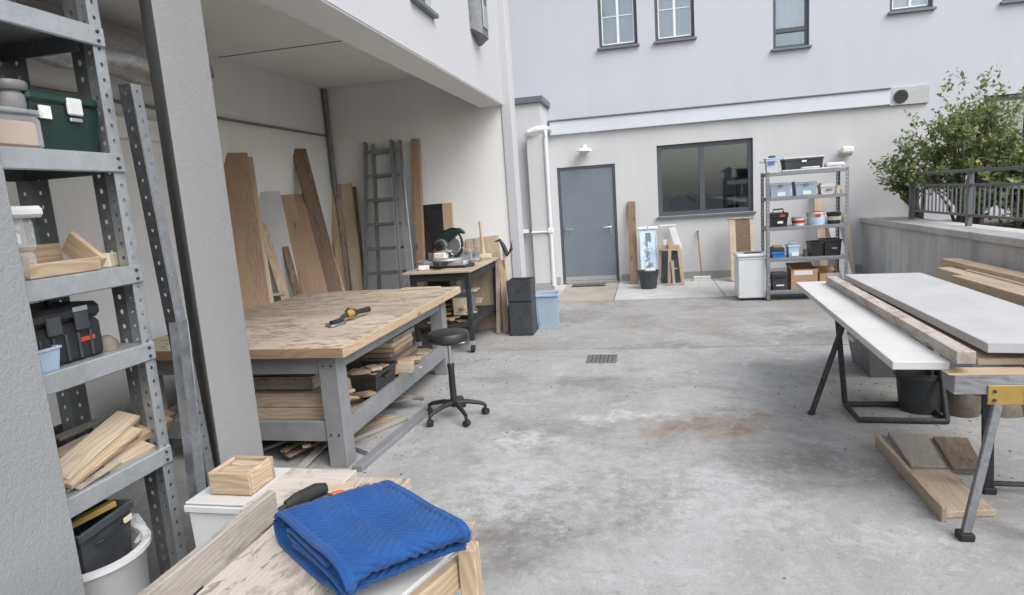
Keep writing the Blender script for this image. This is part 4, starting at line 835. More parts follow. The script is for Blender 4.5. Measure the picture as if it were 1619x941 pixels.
# ------------------------------------------------------------------ tall steel shelving by the end wall
SX0,SX1,SY0,SY1 = 1.545,2.545,8.92,9.34
t = Thing('shelving','galvanised steel shelving of five shelves in front of the end wall','shelving',((SX0+SX1)/2,9.1,0),world=True)
for x,dx in ((SX0,1),(SX1,-1)):
    for y,dy in ((SY0,1),(SY1,-1)):
        perf_post(t,'upright','galv_mid',(x,y,.012),(x,y,1.72),.04,(dx,0,0),.04,(0,dy,0),.05,.007); t.part('foot','plastic_black',('b',(x-.004 if dx>0 else x-.042,y-.004 if dy>0 else y-.042,0),(x+.042 if dx>0 else x+.004,y+.042 if dy>0 else y+.004,.012)))
SZ = [.135,.575,.99,1.385,1.71]
for z in SZ: t.part('shelf','galv_mid',('b',(SX0+.004,SY0+.004,z-.006),(SX1-.004,SY1-.004,z)),('b',(SX0+.042,SY0-.004,z-.045),(SX1-.042,SY0+.002,z-.001)),('b',(SX0-.003,SY0+.045,z-.045),(SX0+.003,SY1-.045,z-.001)),('b',(SX1-.003,SY0+.045,z-.045),(SX1+.003,SY1-.045,z-.001)),('b',(SX0+.042,SY1-.002,z-.045),(SX1-.042,SY1+.004,z-.001)))
def spx(px0,px1,py0,y=SY0+.06): return atY(px0,(py0),y).x, atY(px1,py0,y).x
def zpx(px,py,y=SY0+.06): return atY(px,py,y).z
Y0 = SY0+.05
def sbox(name,label,cat,mat,px0,px1,ptop,z,dep=.25,lid=None,y=None,inset=0.,clear=None,taper=.012,rim=.012):
    yq = y or Y0; xm = (px0+px1)/2; x0,x1 = atY(px0,ptop+15,yq).x,atY(px1,ptop+15,yq).x; h = atY(xm,ptop,yq).z-z
    return tote(name,label,mat,x0,x1,yq,yq+dep,z+.001,z+h-(.02 if lid else 0),cat,rim,lid,taper,False), (x0,x1,yq,h)
# top
tt,(a,b,yq,h) = sbox('canister','white canister with blue label on the left of the top shelf','canister','plastic_white',1211,1231,250,SZ[4],.16,'sky_blue')
tt.part('label_print','blue_vivid',('b',(-.05,-.083,h*.55),(.03,-.080,h*.8),.001)); tt.part('cap','plastic_charcoal',('b',(-.03,-.05,h+.003),(.05,.05,h+.03),.008)); tt.part('spout','sky_blue',('b',(-.14,-.04,h*.7),(-.075,.04,h*.86),.008))
tt,(a,b,yq,h) = sbox('storage_box','dark grey storage box with white lid on the top shelf','box','plastic_charcoal',1240,1303,248,SZ[4],.28,'plastic_white',y=Y0+.06); tt.part('latch','white_paint',('b',(-.03,-.15,h*.62),(.03,-.143,h*.75),.004))
t = Thing('dust_sheet','folded white dust sheet spread along the front of the top shelf','cloth',(2.1,SY0+.03,SZ[4]+.001))
t.part('layer','cloth_white',('b',(-.36,-.03,0),(.36,.06,.02),.008)); t.part('fold','cloth_white',('b',(-.12,-.025,.02),(.10,.05,.045),.012)); t.part('fold','cloth_white',('b',(.18,-.02,.02),(.40,.12,.075),.02))
# second shelf
for px0,px1,py,lab,c2 in ((1217,1252,288,'clear tub of blue packets on the left of the second shelf','blue_vivid'),(1257,1293,286,'clear tub with purple and green packets on the second shelf, right of the blue one','plastic_blue')):
    tt,(a,b,yq,h) = sbox('clear_tub',lab,'tub','clear_blue',px0,px1,py,SZ[3],.26,'plastic_white'); hw = (b-a)/2
    tt.part('contents',c2,('b',(-hw+.03,-.10,.01),(hw-.03,.10,h*.62),.01)); tt.part('packet','paper',('b',(-hw*.3,-.115,.012),(hw*.45,-.101,h*.42),.003)); tt.part('packet','teal',('b',(-hw*.1,-.1,h*.63),(hw*.5,.02,h*.66),.003)); tt.part('latch','plastic_grey',('b',(-.03,-.137,h*.7),(.03,-.13,h*.84),.003))
tt,(a,b,yq,h) = sbox('tub','white tub with crumpled bag on the right of the second shelf','tub','plastic_white',1297,1320,293,SZ[3],.2); tt.part('bag','cloth_white',('b',(-.08,-.08,h-.03),(.08,.08,h+.03),.03)); tt.part('mark','plastic_grey',('b',(-.02,-.102,h*.4),(.06,-.099,h*.6),.001))
single('can','small yellow can at the right end of the second shelf','can','cream',('c',(0,0,0),(0,0,.10),.032,.034,20),loc=(zpx and atY(1324,305,Y0+.04).x,Y0+.03,SZ[3]+.001))
single('can','small red tin at the far right of the second shelf behind the yellow can','can','red',('c',(0,0,0),(0,0,.05),.028,.028,20),loc=(atY(1331,308,Y0+.1).x-.02,Y0+.14,SZ[3]+.001))
# third shelf
tt,(a,b,yq,h) = sbox('tool_case','black lidded tool case with white badge on the left of the middle shelf','case','plastic_black',1219,1247,341,SZ[2],.24); tt.part('lid','plastic_black',('b',(-.115,-.12,h),(.115,.12,h+.035),.015)); tt.part('badge','paper',('b',(-.03,-.125,h*.3),(.04,-.12,h*.5),.002)); tt.part('handle','plastic_black',('t',[(-.07,0,h+.03),(-.06,0,h+.075),(.06,0,h+.08),(.07,0,h+.03)],.01)); tt.part('clip','red',('b',(.0,-.125,h*.85),(.06,-.12,h+.01),.002))
def pail(label,mat,pxc,pxw,ptop,z,lidm=None,band=None,y=Y0+.13):
    c = atY(pxc,ptop+15,y); r = (atY(pxc+pxw/2,ptop+15,y).x-c.x); h = atY(pxc,ptop,y).z-z
    tt = bucket('paint_pail',label,mat,(c.x,y,z+.001),r*.88,r-.012,h,'pail')
    if lidm: tt.part('lid',lidm,('l',[(r-.004,h+.003),(r-.004,h+.015),(r*.6,h+.018)],(0,0,0),24))
    if band: tt.part('band',band,('l',[(r*.93,h*.35),(r*.965,h*.7)],(0,0,0),24))
    return tt,r,h
pail('white pail with red print on the middle shelf','plastic_white',1262,22,345,SZ[2],'cream','red')
tt,r,h = pail('tall white bucket with blue wave print on the middle shelf','plastic_white',1290,31,335,SZ[2],None,None); tt.part('print','sky_blue',('l',[(r*.915,h*.12),(r*.945,h*.42)],(0,0,0),24)); tt.part('badge','red',('b',(-.03,-r*.975,h*.62),(.03,-r*.93,h*.82),.003))
pail('dark green paint tin with cream lower half on the right of the middle shelf','plastic_green',1318,23,337,SZ[2],'plastic_charcoal','cream')
# fourth shelf
tt,(a,b,yq,h) = sbox('drill_case','blue box with dark lid and tan bits on the left of the fourth shelf','case','blue_vivid',1220,1242,399,SZ[1],.22); tt.part('upper','plastic_charcoal',('b',(-.08,-.1,h),(.08,.1,h+.06),.01)); tt.part('bits','oak',('b',(-.06,-.08,h+.06),(.06,.06,h+.08),.006))
tt,(a,b,yq,h) = sbox('carton','light blue carton with white label on the fourth shelf','carton','sky_blue',1246,1265,388,SZ[1],.2,None); tt.part('label_print','paper',('b',(-.03,-.103,h*.1),(.06,-.1,h*.45),.001)); tt.part('bag','clear',('b',(-.05,-.06,h-.03),(.06,.06,h+.05),.02))
single('can','small dark can between blue carton and black crate on the fourth shelf','can','muddy',('c',(0,0,0),(0,0,.09),.034,.034,20),loc=(atY(1274,402,Y0+.1).x,Y0+.1,SZ[1]+.001))
tt,(a,b,yq,h) = sbox('tool_crate','black tool crate on the right of the fourth shelf, left of its pair','crate','plastic_black',1281,1303,383,SZ[1],.26); tt.part('contents','yellow',('b',(-.05,-.08,h-.05),(.05,.05,h-.02),.01))
tt,(a,b,yq,h) = sbox('tool_crate','larger black tool crate at the right end of the fourth shelf','crate','plastic_black',1303,1332,379,SZ[1],.3); tt.part('contents','paper',('b',(-.07,-.1,h-.06),(.05,.05,h-.03),.01)); tt.part('badge','plastic_grey',('b',(-.02,-.153,h*.4),(.05,-.15,h*.52),.001))
# bottom shelf
tt,(a,b,yq,h) = sbox('bin','dark grey lidded bin on the left of the bottom shelf','bin','plastic_charcoal',1221,1246,433,SZ[0],.24,'plastic_charcoal'); tt.part('handle','plastic_black',('b',(-.06,-.13,h*.75),(.06,-.122,h*.86),.003)); tt.part('badge','paper',('b',(-.05,-.123,h*.25),(.05,-.12,h*.33),.001))
def carton(label,px0,px1,ptop,z,dep,y=Y0):
    x0,x1 = atY(px0,ptop+20,y).x,atY(px1,ptop+20,y).x; h = atY((px0+px1)/2,ptop,y).z-z; hw = (x1-x0)/2
    t = Thing('cardboard_box',label,'box',((x0+x1)/2,y+dep/2,z+.001)); t.part('body','cardboard',('p',(-hw,-dep/2,0),(hw,dep/2,h),.005)); 
    t.part('flap','cardboard',('e',[(-hw,dep/2,h),(hw,dep/2,h),(hw,dep/2+.08,h+.05),(-hw,dep/2+.08,h+.05)],(0,.004,.003))); t.part('flap','cardboard',('e',[(-hw,-dep/2,h),(-hw,dep/2,h),(-hw-.02,dep/2-.02,h+.06),(-hw-.02,-dep/2+.02,h+.06)],(.004,0,.003)))
    return t,hw,h
tt,hw,h = carton('open cardboard box in the middle of the bottom shelf',1251,1293,426,SZ[0],.28); tt.part('torn_label','paper',('b',(-hw*.8,-.143,h*.72),(hw*.6,-.14,h*.94),.001)); tt.part('contents','plastic_charcoal',('b',(-hw*.7,-.1,h*.5),(hw*.7,.1,h*.85),.01))
tt,hw,h = carton('low cardboard box with plastic film at the right of the bottom shelf',1296,1329,432,SZ[0],.28); tt.part('plastic_film','clear',('b',(-hw*.3,-.145,h*.3),(hw*1.0,-.1415,h*1.02),.001))
# boards leaning right of the shelving
for k,(xb,xt,m,lab) in enumerate(((3.00,2.92,'board_white','white board leaning on the wall right of the shelving'),(3.12,3.16,'pine_pale','pale batten leaning on the wall beside the retaining wall'),(2.75,2.72,'pine','tan board standing behind the right end of the shelving'))):
    o = board('board',m,(xb,10.5+.15*k,.016),(xt,YB-.04,[1.02,1.0,1.5][k]),[.16,.07,.12][k],.025,(0,-1,.3)); tag(o,lab,'board')

# ------------------------------------------------------------------ right-hand trestles and boards
def quad(px4, z): return [tuple(atZ(*q,z)[:2]) for q in px4]
def sl(name,label,cat,mat,poly,z0,z1,bev=.003):
    # a board of arbitrary quad outline whose long axis is local x (for the grain)
    c = V((sum(q[0] for q in poly)/4,sum(q[1] for q in poly)/4,z0)); d = V((poly[1][0]-poly[0][0],poly[1][1]-poly[0][1],0)); an = math.atan2(d.y,d.x); Ri = Matrix.Rotation(-an,3,'Z')
    loc = [tuple((Ri @ (V((q[0],q[1],z0))-c))[:2]) for q in poly]
    o = link(name, mesh_from(name,[('s',loc,0,z1-z0,bev)]), mat); o.matrix_basis = Matrix.Translation(c) @ Matrix.Rotation(an,4,'Z'); return tag(o,label,cat)
ZT = .712                                              # top of the trestle beams
far_l, near_l = atZ(1258,446,ZT+.04), atZ(1411,572,ZT+.04); near_r = atZ(1502,572,ZT+.04)
wv = (near_r-near_l); far_r = far_l+wv*1.0
sl('board','long white-faced board at the left of the trestle table','board','board_white',[near_l[:2],far_l[:2],far_r[:2],near_r[:2]],ZT+.001,ZT+.04)
a, b = atZ(1306,437,ZT+.10), atZ(1513,556,ZT+.10); wv = V((.075,-.003,0)); 
sl('batten','thick whitened timber lying between white board and grey panel','timber','plank_dirty',[b[:2],a[:2],(a+wv)[:2],(b+wv)[:2]],ZT+.042,ZT+.10)
zp = ZT+.115
a, b, c = atZ(1335,434,zp), atZ(1562,543,zp), atZ(1456,431,zp)
sl('panel','wide pale grey panel lying on top of the trestle table','panel','panel_grey',[b[:2],a[:2],c[:2],(b+(c-a)*1.0)[:2]],zp-.045,zp)
a, b = atZ(1546,568,ZT+.03), atZ(1400,470,ZT+.03)
sl('board','bare-edged board under the grey panel, its end on the saw-horse','board','birch',[a[:2],(a.x+.0,a.y+2.3),(a.x+.62,a.y+2.3),(a.x+.62,a.y)],ZT+.001,ZT+.032)
for k,y in enumerate((3.7,5.0)): sl('spacer','spacer batten under the wide grey panel, %s one'%('near','far')[k],'batten','worn',[(1.60,y),(2.05,y),(2.05,y+.05),(1.60,y+.05)],ZT+.034,zp-.046)
# near saw-horse: timber beam, yellow brackets, grey legs
t = Thing('saw_horse','near saw-horse with grey timber beam, yellow brackets and steel legs','saw-horse',(1.9,3.06,0),world=True)
bl = atY(1509,600,3.02); t.board('beam','grey_timber',(bl.x,3.075,ZT-.045),(2.9,3.075,ZT-.045),.11,.09); t.part('beam_top_strip','pine',('b',(bl.x-.02,3.02,ZT-.0005),(1.62,3.14,ZT+.0005),0))
for xc in (bl.x+.215,2.62):
    t.part('bracket','yellow',('b',(xc-.085,3.012,.578),(xc+.085,3.02,.666),.003),('b',(xc-.085,3.131,.578),(xc+.085,3.139,.666),.003),('b',(xc-.085,3.02,.655),(xc+.085,3.131,.662),.001)); [t.part('bolt','steel_dark',('c',(xc+dx,3.005,z),(xc+dx,3.012,z),.007)) for dx in (-.06,.06) for z in (.60,.64)]
    for s,fy in ((-1,2.90),(1,3.36)):
        for dx in ((-1,) if xc < 2 else (1,)):
            a = V((xc+dx*.035,3.075+s*.045,.60)); f = V((xc+dx*(.20 if s < 0 else -.10),fy,0.)); t.part('leg','galv_dull' if s<0 else 'steel_dark',('w',a,f+V((0,0,.012)),.036,.026,(0,-1,0))); t.part('rubber_foot','rubber',('b',f+V((-.03,-.03,0)),f+V((.03,.03,.035)),.005))
    a = V((xc+.07,3.03,.60)); f = V((xc+.12,2.86,.0)); t.part('leg','galvanised',('w',a,f+V((0,0,.012)),.036,.026,(0,-1,0))); t.part('rubber_foot','rubber',('b',f+V((-.03,-.03,0)),f+V((.03,.03,.035)),.005))
t.part('cross_tube','steel_dark',('t',[(bl.x+.30,3.36,.05),(2.8,3.30,.06)],.014,8))
# far black trestle
t = Thing('trestle','black tubular steel trestle under the far end of the boards','trestle',(1.4,4.5,0),world=True)
f1, f2, c1, c2 = atZ(1283,655), atZ(1336,643), atZ(1358,668), atZ(1497,671)
tp = V((1.30,4.60,ZT-.075)); r = .019
t.part('leg','steel_dark',('t',[f1+V((0,0,.005)),tp],r,12)); t.part('leg','steel_dark',('t',[f2+V((0,0,r)),tp+V((-.03,.06,0))],r,12)); t.part('foot_cap','rubber',('c',f1,f1+V((0,0,.02)),.024)); 
t.part('base_frame','steel_dark',('t',[f2+V((0,0,.02)),c1+V((0,0,.02)),c2+V((0,0,.02)),V((c2.x,f2.y,.02)),f2+V((0,0,.02))],r,10)); t.part('leg','steel_dark',('t',[V((c2.x,f2.y-.1,.02)),V((c2.x,4.60,ZT-.075))],r,12)); t.part('leg','steel_dark',('t',[c2+V((0,0,.02)),V((c2.x+.02,4.5,.40))],r,10))
t.part('head_bar','steel_dark',('b',(1.25,4.58,ZT-.09),(2.15,4.62,ZT-.05))); t.part('head_pad','oak',('b',(1.27,4.56,ZT-.049),(2.15,4.64,ZT-.001)))
o = board('batten','weathered',(1.24,5.10,ZT-.025),(2.1,5.10,ZT-.025),.07,.046); tag(o,'weathered cross batten under the far end of the white board','batten')
o = board('prop','weathered',(2.05,5.10,0),(2.05,5.10,ZT-.05),.06,.06,(0,1,0)); tag(o,'upright prop carrying the cross batten behind the grey mortar tub','post')
# tubs and buckets beneath
a, b = atZ(1378,600), atZ(1500,604); 
t = Thing('mortar_tub','wide dark grey mortar tub on the floor under the boards','tub',(a.x+.36,a.y+.28,0)); t.part('body','plastic_grey',('p',(-.40,-.28,0),(.40,.28,.34),.008,.05)); t.part('rim','plastic_grey',('b',(-.42,-.30,.335),(.42,-.28,.36),.006),('b',(-.42,.28,.335),(.42,.30,.36),.006),('b',(-.42,-.28,.335),(-.40,.28,.36),.006),('b',(.40,-.28,.335),(.42,.28,.36),.006)); t.part('handle','plastic_white',('b',(-.44,-.08,.25),(-.405,.08,.28),.006))
p = atZ(1467,657); bucket('bucket','dark builders bucket standing in the trestle frame','plastic_charcoal',(p.x,p.y+.13,.0),.125,.15,.27)
p = atZ(1534,663); bucket('bucket','mud-caked bucket behind the saw-horse','muddy',(p.x,p.y+.12,.0),.10,.125,.27)
single('roll','white paper roll wedged beside the mud-caked bucket','roll','paper',('c',(0,0,0),(0,0,.16),.045,.045,20),loc=(p.x-.16,p.y+.16,0))
single('rag_heap','crumpled dusty sack heaped against the mud-caked bucket','sack','muddy',('l',[(.16,0),(.15,.06),(.10,.12),(.03,.15)],(0,0,0),11),loc=(p.x+.24,p.y+.18,0))
# planks on the floor
a, b = atZ(1383,705), atZ(1488,826)
o = board('plank','pine_pale',(b.x+.012,b.y,.037),(a.x+.012,a.y,.037),.024,.072); tag(o,'long pale plank standing on edge on the floor','plank')
a = [atZ(*q,.035) for q in ((1488,810),(1432,742),(1500,742),(1575,806))]; sl('plank','short pale plank lying flat on the floor beside the plank on edge','plank','pine_pale',[a[0][:2],a[1][:2],a[2][:2],a[3][:2]],.002,.035)
a = [atZ(*q,.03) for q in ((1440,736),(1404,683),(1520,690),(1548,742))]; sl('plank','dusty wide board lying on the floor behind the pale planks','board','weathered',[a[0][:2],a[1][:2],a[2][:2],a[3][:2]],.002,.032)
a = [atZ(*q,.05) for q in ((1505,738),(1475,690),(1530,692),(1556,740))]; sl('plank','brown offcut board lying on top of the dusty wide board','board','dusty',[a[0][:2],a[1][:2],a[2][:2],a[3][:2]],.034,.05)
# timber stack by the retaining wall
k = 0
names = ['lowest','second','third','fourth','fifth','sixth','seventh','eighth']
for z,(xs) in ((.06,(2.86,3.10,3.30)),(.20,(2.88,3.12,3.30)),(.34,(2.90,3.14)),):
    for x in xs:
        k += 1; o = board('timber',['pine','oak','worn'][k%3],(x,5.0+.1*(k%3),z),(x,7.3+.12*(k%2),z),.19,.12); tag(o,['bottom front','bottom middle','bottom rear','second-layer front','second-layer middle','second-layer rear','third-layer front','third-layer rear'][k-1]+' beam of the timber stack by the retaining wall','beam')
def tb(p0,p1,x,w_,h_,m,lab):
    a, b = atX(*p0,x), atX(*p1,x); a.z = b.z = (a.z+b.z)/2; o = board('timber',m,a,b+V((0,-1.2,0)),w_,h_,(0,0,1)); tag(o,lab,'beam')
tb((1500,411),(1619,450),3.2,.16,.10,'pine','topmost long beam of the timber stack by the retaining wall')
tb((1492,428),(1619,468),3.02,.14,.10,'pine_pale','second long beam just under the top of the timber stack')
tb((1530,425),(1619,455),3.1,.05,.03,'pine_pale','thin pale lath lying between the top beams of the timber stack')
tb((1515,436),(1619,480),2.86,.12,.09,'pine','front long beam with sawn end on the timber stack')

# ------------------------------------------------------------------ steel rack inside the bay, left foreground
RX0,RX1,RY0,RY1 = -2.22,-1.80,.62,1.93
RZ = [.0,.79,1.19,1.475,1.865,2.285]                    # shelf tops (the first is the floor)
t = Thing('steel_rack','heavy galvanised steel rack behind the rough pier at the left','rack',(-2.0,1.3,0),world=True)
for x,dx in ((RX1,-1),(RX0,1)):
    for y,dy in ((RY1,-1),(RY0,1)):
        perf_post(t,'upright','galvanised',(x,y,.004),(x,y,2.75),.085,(dx,0,0),.05,(0,dy,0),.05,.0065,2 if x==RX1 else 1)
perf_post(t,'upright_brace','galv_dull',(RX1-.092,RY1+.008,.004),(RX1-.092,RY1+.008,2.55),.055,(-1,0,0),.04,(0,1,0),.055,.008)
for z in RZ[1:]:
    t.part('shelf','galvanised',('b',(RX0+.01,RY0+.01,z-.008),(RX1-.006,RY1-.01,z)))
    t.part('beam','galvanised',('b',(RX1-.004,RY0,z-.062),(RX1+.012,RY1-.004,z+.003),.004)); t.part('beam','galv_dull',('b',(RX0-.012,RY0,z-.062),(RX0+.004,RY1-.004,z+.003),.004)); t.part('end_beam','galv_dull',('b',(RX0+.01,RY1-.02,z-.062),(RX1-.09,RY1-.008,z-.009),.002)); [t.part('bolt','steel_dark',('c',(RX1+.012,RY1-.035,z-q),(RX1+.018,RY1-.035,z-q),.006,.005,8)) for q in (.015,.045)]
def ypx(px,py,x): return atX(px,py,x).y
# loose uprights between rack and pier
t = Thing('loose_upright','perforated steel angle with one flange coloured as shaded, standing loose between rack and pier','steel angle',(-1.75,1.98,0),world=True)
a, b = atX(204,132,-1.74), atX(345,850,-1.74)
b = b+(b-a)*(b.z/(a.z-b.z)); b.z = .004
perf_post(t,'flange','steel_dark',b,a,.045,(-1,0,0),.004,(0,1,0),.06,.006)  # darker steel colour stands in for shade on this side of the angle
perf_post(t,'flange','galv_mid',b+V((.004,.001,0)),a+V((.004,.001,0)),.04,(.12,.99,0),.003,(1,0,0),.05,.005)  # same angle, side turned to the light: brightness put into a paler colour
t = Thing('steel_channel','plain grey steel channel standing in front of the pier','steel channel',(-1.72,1.99,0),world=True)
a, b = atX(288,508,-1.715), atX(325,835,-1.715); b = b+(b-a)*(b.z/(a.z-b.z)); b.z = .003
t.part('web','steel_blade',('w',b,a,.05,.004,(1,0,0))); 
for s in (-1,1): t.part('flange','steel_blade',('w',b+V((-.017,s*.026,0)),a+V((-.017,s*.026,0)),.004,.036,(1,0,0)))
xs = -1.86
# shelf 2 (upper)
z = RZ[4]+.001
y0_,y1_ = ypx(-30,210,-1.84),ypx(52,210,-1.84); c = V((-1.865,(y0_+y1_)/2+.01,z)); r = (y1_-y0_)/2
t = Thing('jar_tub','clear tub of tan parts at the left of the upper rack shelf','tub',c); t.part('body','clear',('b',(-.09,-r,0),(.06,r,.10),.012)); t.part('contents','cardboard',('b',(-.08,-r+.01,.005),(.05,r-.01,.085),.01)); t.part('lid','clear',('b',(-.095,-r-.006,.10),(.066,r+.006,.118),.006)); 
t = Thing('jar','small jar with dark grey lid standing on the clear tub, upper rack shelf','jar',c+V((0,r*.45,.1185)))
t.part('glass_body','clear',('l',[(.035,0),(.04,.011),(.04,.046),(.03,.061)],(0,0,0),20)); t.part('lid','plastic_grey',('l',[(.046,.059),(.05,.066),(.05,.081),(.046,.087),(.01,.088)],(0,0,0),24))
y0_,y1_ = ypx(28,200,-1.9),ypx(150,200,-1.84)
t = Thing('green_toolbox','dark green lidded toolbox with pale clip on the upper rack shelf','toolbox',(-1.95,(y0_+y1_)/2+.0,z)); hw = .125
t.part('body','plastic_green',('p',(-.12,-hw,0),(.12,hw,.15),.008,.012)); t.part('lid','plastic_green',('b',(-.128,-hw-.006,.151),(.128,hw+.006,.185),.01)); t.part('clip','plastic_white',('b',(.121,-.0,.12),(.134,.055,.175),.004)); t.part('clip','galvanised',('b',(.121,.005,.10),(.13,.05,.112),.002)); t.part('sticker','red',('b',(.02,-hw-.0085,.155),(.09,-hw-.0065,.18),.0)); t.part('sticker','paper',('b',(.122,-.1,.10),(.1285,-.06,.14),.001))
# middle shelf
z = RZ[3]+.001
y1_ = ypx(62,400,-1.84); 
t = Thing('clear_tub','lower of two stacked clear tubs at the left of the middle rack shelf','tub',(-1.92,y1_-.11,z))
t.part('body','clear',('b',(-.10,-.1,0),(.09,.10,.085),.012)); t.part('contents','cardboard',('b',(-.08,-.08,.008),(.07,.08,.04),.012))
t = Thing('clear_tub','upper clear tub with white lid stacked at the left of the middle rack shelf','tub',(-1.92,y1_-.11,z+.088))
t.part('body','clear',('b',(-.105,-.105,0),(.095,.105,.097),.012)); t.part('lid','plastic_white',('b',(-.12,-.12,.099),(.115,.125,.134),.010)); t.part('contents','paper',('b',(-.08,-.08,.012),(.07,.08,.06),.012)); t.part('packet','cream',('b',(.02,.02,.062),(.07,.08,.087),.006))
ya, yb, yc = ypx(45,430,-1.83), ypx(160,425,-1.83), ypx(186,415,-1.84)
t = Thing('wooden_tray','open pine tray with a leaning end board on the middle rack shelf','tray',(-1.9,(ya+yb)/2,z),world=True)
t.board('side','pine',(-1.835,ya,z+.024),(-1.835,yb,z+.024),.018,.045); t.board('side','pine',(-2.04,ya,z+.05),(-2.04,yb+.05,z+.05),.018,.10); t.board('end','pine',(-1.845,yb+.012,z+.006),(-1.965,yb+.015,z+.105),.085,.02,(0,1,0)); t.board('bottom','oak',(-1.94,ya,z+.004),(-1.94,yb,z+.004),.18,.006); t.board('wedge','oak',(-1.86,ya+.02,z+.04),(-2.02,ya+.05,z+.07),.02,.06)
single('offcut','small pale block behind the wooden tray on the middle rack shelf','offcut','cream',('b',(-.03,-.03,0),(.03,.03,.05)),loc=(-1.92,yc+.03,z),rz=.3)
# fourth shelf
z = RZ[2]+.001
ya, yb = ypx(58,540,-1.83), ypx(172,520,-1.83)
t = Thing('black_toolbox','black toolbox with latches and a red badge on the rack','toolbox',(-1.96,(ya+yb)/2-.01,z)); hw = (yb-ya)/2
t.part('body','plastic_black',('b',(-.14,-hw,.0),(.12,hw,.13),.015)); t.part('lid','plastic_black',('b',(-.145,-hw-.005,.132),(.125,hw+.005,.185),.018)); t.part('latch','plastic_charcoal',('b',(.12,.02,.10),(.135,.07,.16),.005)); t.part('latch','plastic_charcoal',('b',(.12,-.08,.10),(.135,-.03,.16),.005)); t.part('label_print','galvanised',('b',(.1255,.02,.162),(.128,.075,.178),.001)); t.part('badge','red',('b',(.121,.03,.06),(.123,.09,.075),.0005)); t.part('rib','plastic_charcoal',*[('b',(.12,-hw+.02+k*.045,.01),(.126,-hw+.03+k*.045,.095),.002) for k in range(5)]); t.part('handle','plastic_black',('t',[(-.01,-.06,.185),(-.01,-.05,.21),(-.01,.05,.21),(-.01,.06,.185)],.01))
ya = ypx(92,555,-1.82); t = Thing('small_tub','small open clear-blue tub at the left of the fourth rack shelf','tub',(-1.85,ya-.05,z)); t.part('body','clear_blue',('p',(-.04,-.05,0),(.04,.05,.07),.003,.008)); t.part('rim','clear_blue',('b',(-.044,-.054,.066),(.044,-.049,.074),.001),('b',(-.044,.049,.066),(.044,.054,.074),.001),('b',(.039,-.049,.066),(.044,.049,.074),.001),('b',(-.044,-.049,.066),(-.039,.049,.074),.001)); t.part('contents','paper',('b',(-.03,-.035,.005),(.03,.035,.03),.006))
single('rag_heap','grey-brown rag at the right end of the black toolbox','rag','muddy',('l',[(.04,0),(.035,.03),(.015,.05)],(0,0,0),9),loc=(-1.88,yb+.03,z))
# lowest shelf: heap of offcuts, each told by its place
z = RZ[1]+.001
xf = -1.82
def rb(lab,p0,p1,h0,h1,w_,t_,m,x0=-1.86,x1=-1.86):
    a, b = atX(*p0,x0), atX(*p1,x1); a.z = z+h0; b.z = z+h1; o = board('offcut',m,a,b,w_,t_,(.35,0,1)); return tag(o,lab,'offcut')
rb('grey-brown lath at the bottom left of the offcut heap on the rack',(95,760),(170,735),.012,.012,.05,.012,'weathered')
rb('flat pale offcut at the bottom right of the offcut heap on the rack',(160,735),(235,715),.014,.014,.07,.022,'pine_pale')
rb('square tan offcut at the right end of the offcut heap on the rack',(205,700),(262,680),.05,.055,.09,.035,'pine',-1.92,-1.92)
rb('thick tan block at the back right of the offcut heap on the rack',(180,680),(262,665),.03,.03,.10,.055,'oak',-2.02,-2.02)
rb('long pale board lying slantwise on top of the offcut heap',(85,745),(203,652),.05,.125,.085,.022,'pine_pale',-1.87,-1.93)
rb('second slanting board half under the long pale one on the heap',(100,765),(212,672),.03,.085,.06,.02,'pine',-1.84,-1.88)
rb('worn board lying behind the slanting boards on the heap',(80,700),(150,670),.05,.06,.09,.025,'worn',-2.0,-2.0)
rb('narrow tan strip poking out of the middle of the heap',(150,715),(225,690),.035,.04,.04,.02,'pine',-1.88,-1.9)
rb('grey lath across the back of the offcut heap',(90,690),(160,665),.09,.09,.03,.015,'weathered',-2.1,-2.1)
rb('short tan block on top of the right end of the offcut heap',(215,690),(255,672),.085,.09,.05,.025,'pine',-1.95,-1.95)
rb('dark weathered offcut at the left back of the heap',(85,715),(140,690),.025,.03,.08,.03,'dusty',-2.05,-2.05)
rb('thin splintered strip lying along the front edge of the lowest rack shelf',(120,768),(190,740),.006,.02,.025,.01,'worn',-1.82,-1.83)
rb('stubby pale block in the middle of the offcut heap',(165,705),(200,690),.075,.08,.06,.03,'pine_pale',-1.95,-1.97)
# brown sheet behind the rack; dark boxes added to deepen the shade beneath it
o = board('sheet','dusty',(-2.36,1.25,.42),(-2.36,2.05,.42),.02,.84); tag(o,'brown hardboard sheet standing behind the rack','sheet')
tote('tote','added dark tote deepening the shade on the floor at the back under the rack','plastic_charcoal',-2.20,-1.95,1.02,1.30,.001,.34,'tote')
tote('storage_box','added tall black lidded box deepening the shade behind the white tub','plastic_black',-2.34,-2.08,1.30,1.60,.001,.62,'box',lidmat='plastic_black')
tote('tote','added dark tote deepening the shade in the gap behind the white tub','plastic_charcoal',-2.32,-2.02,1.62,1.88,.001,.40,'tote')
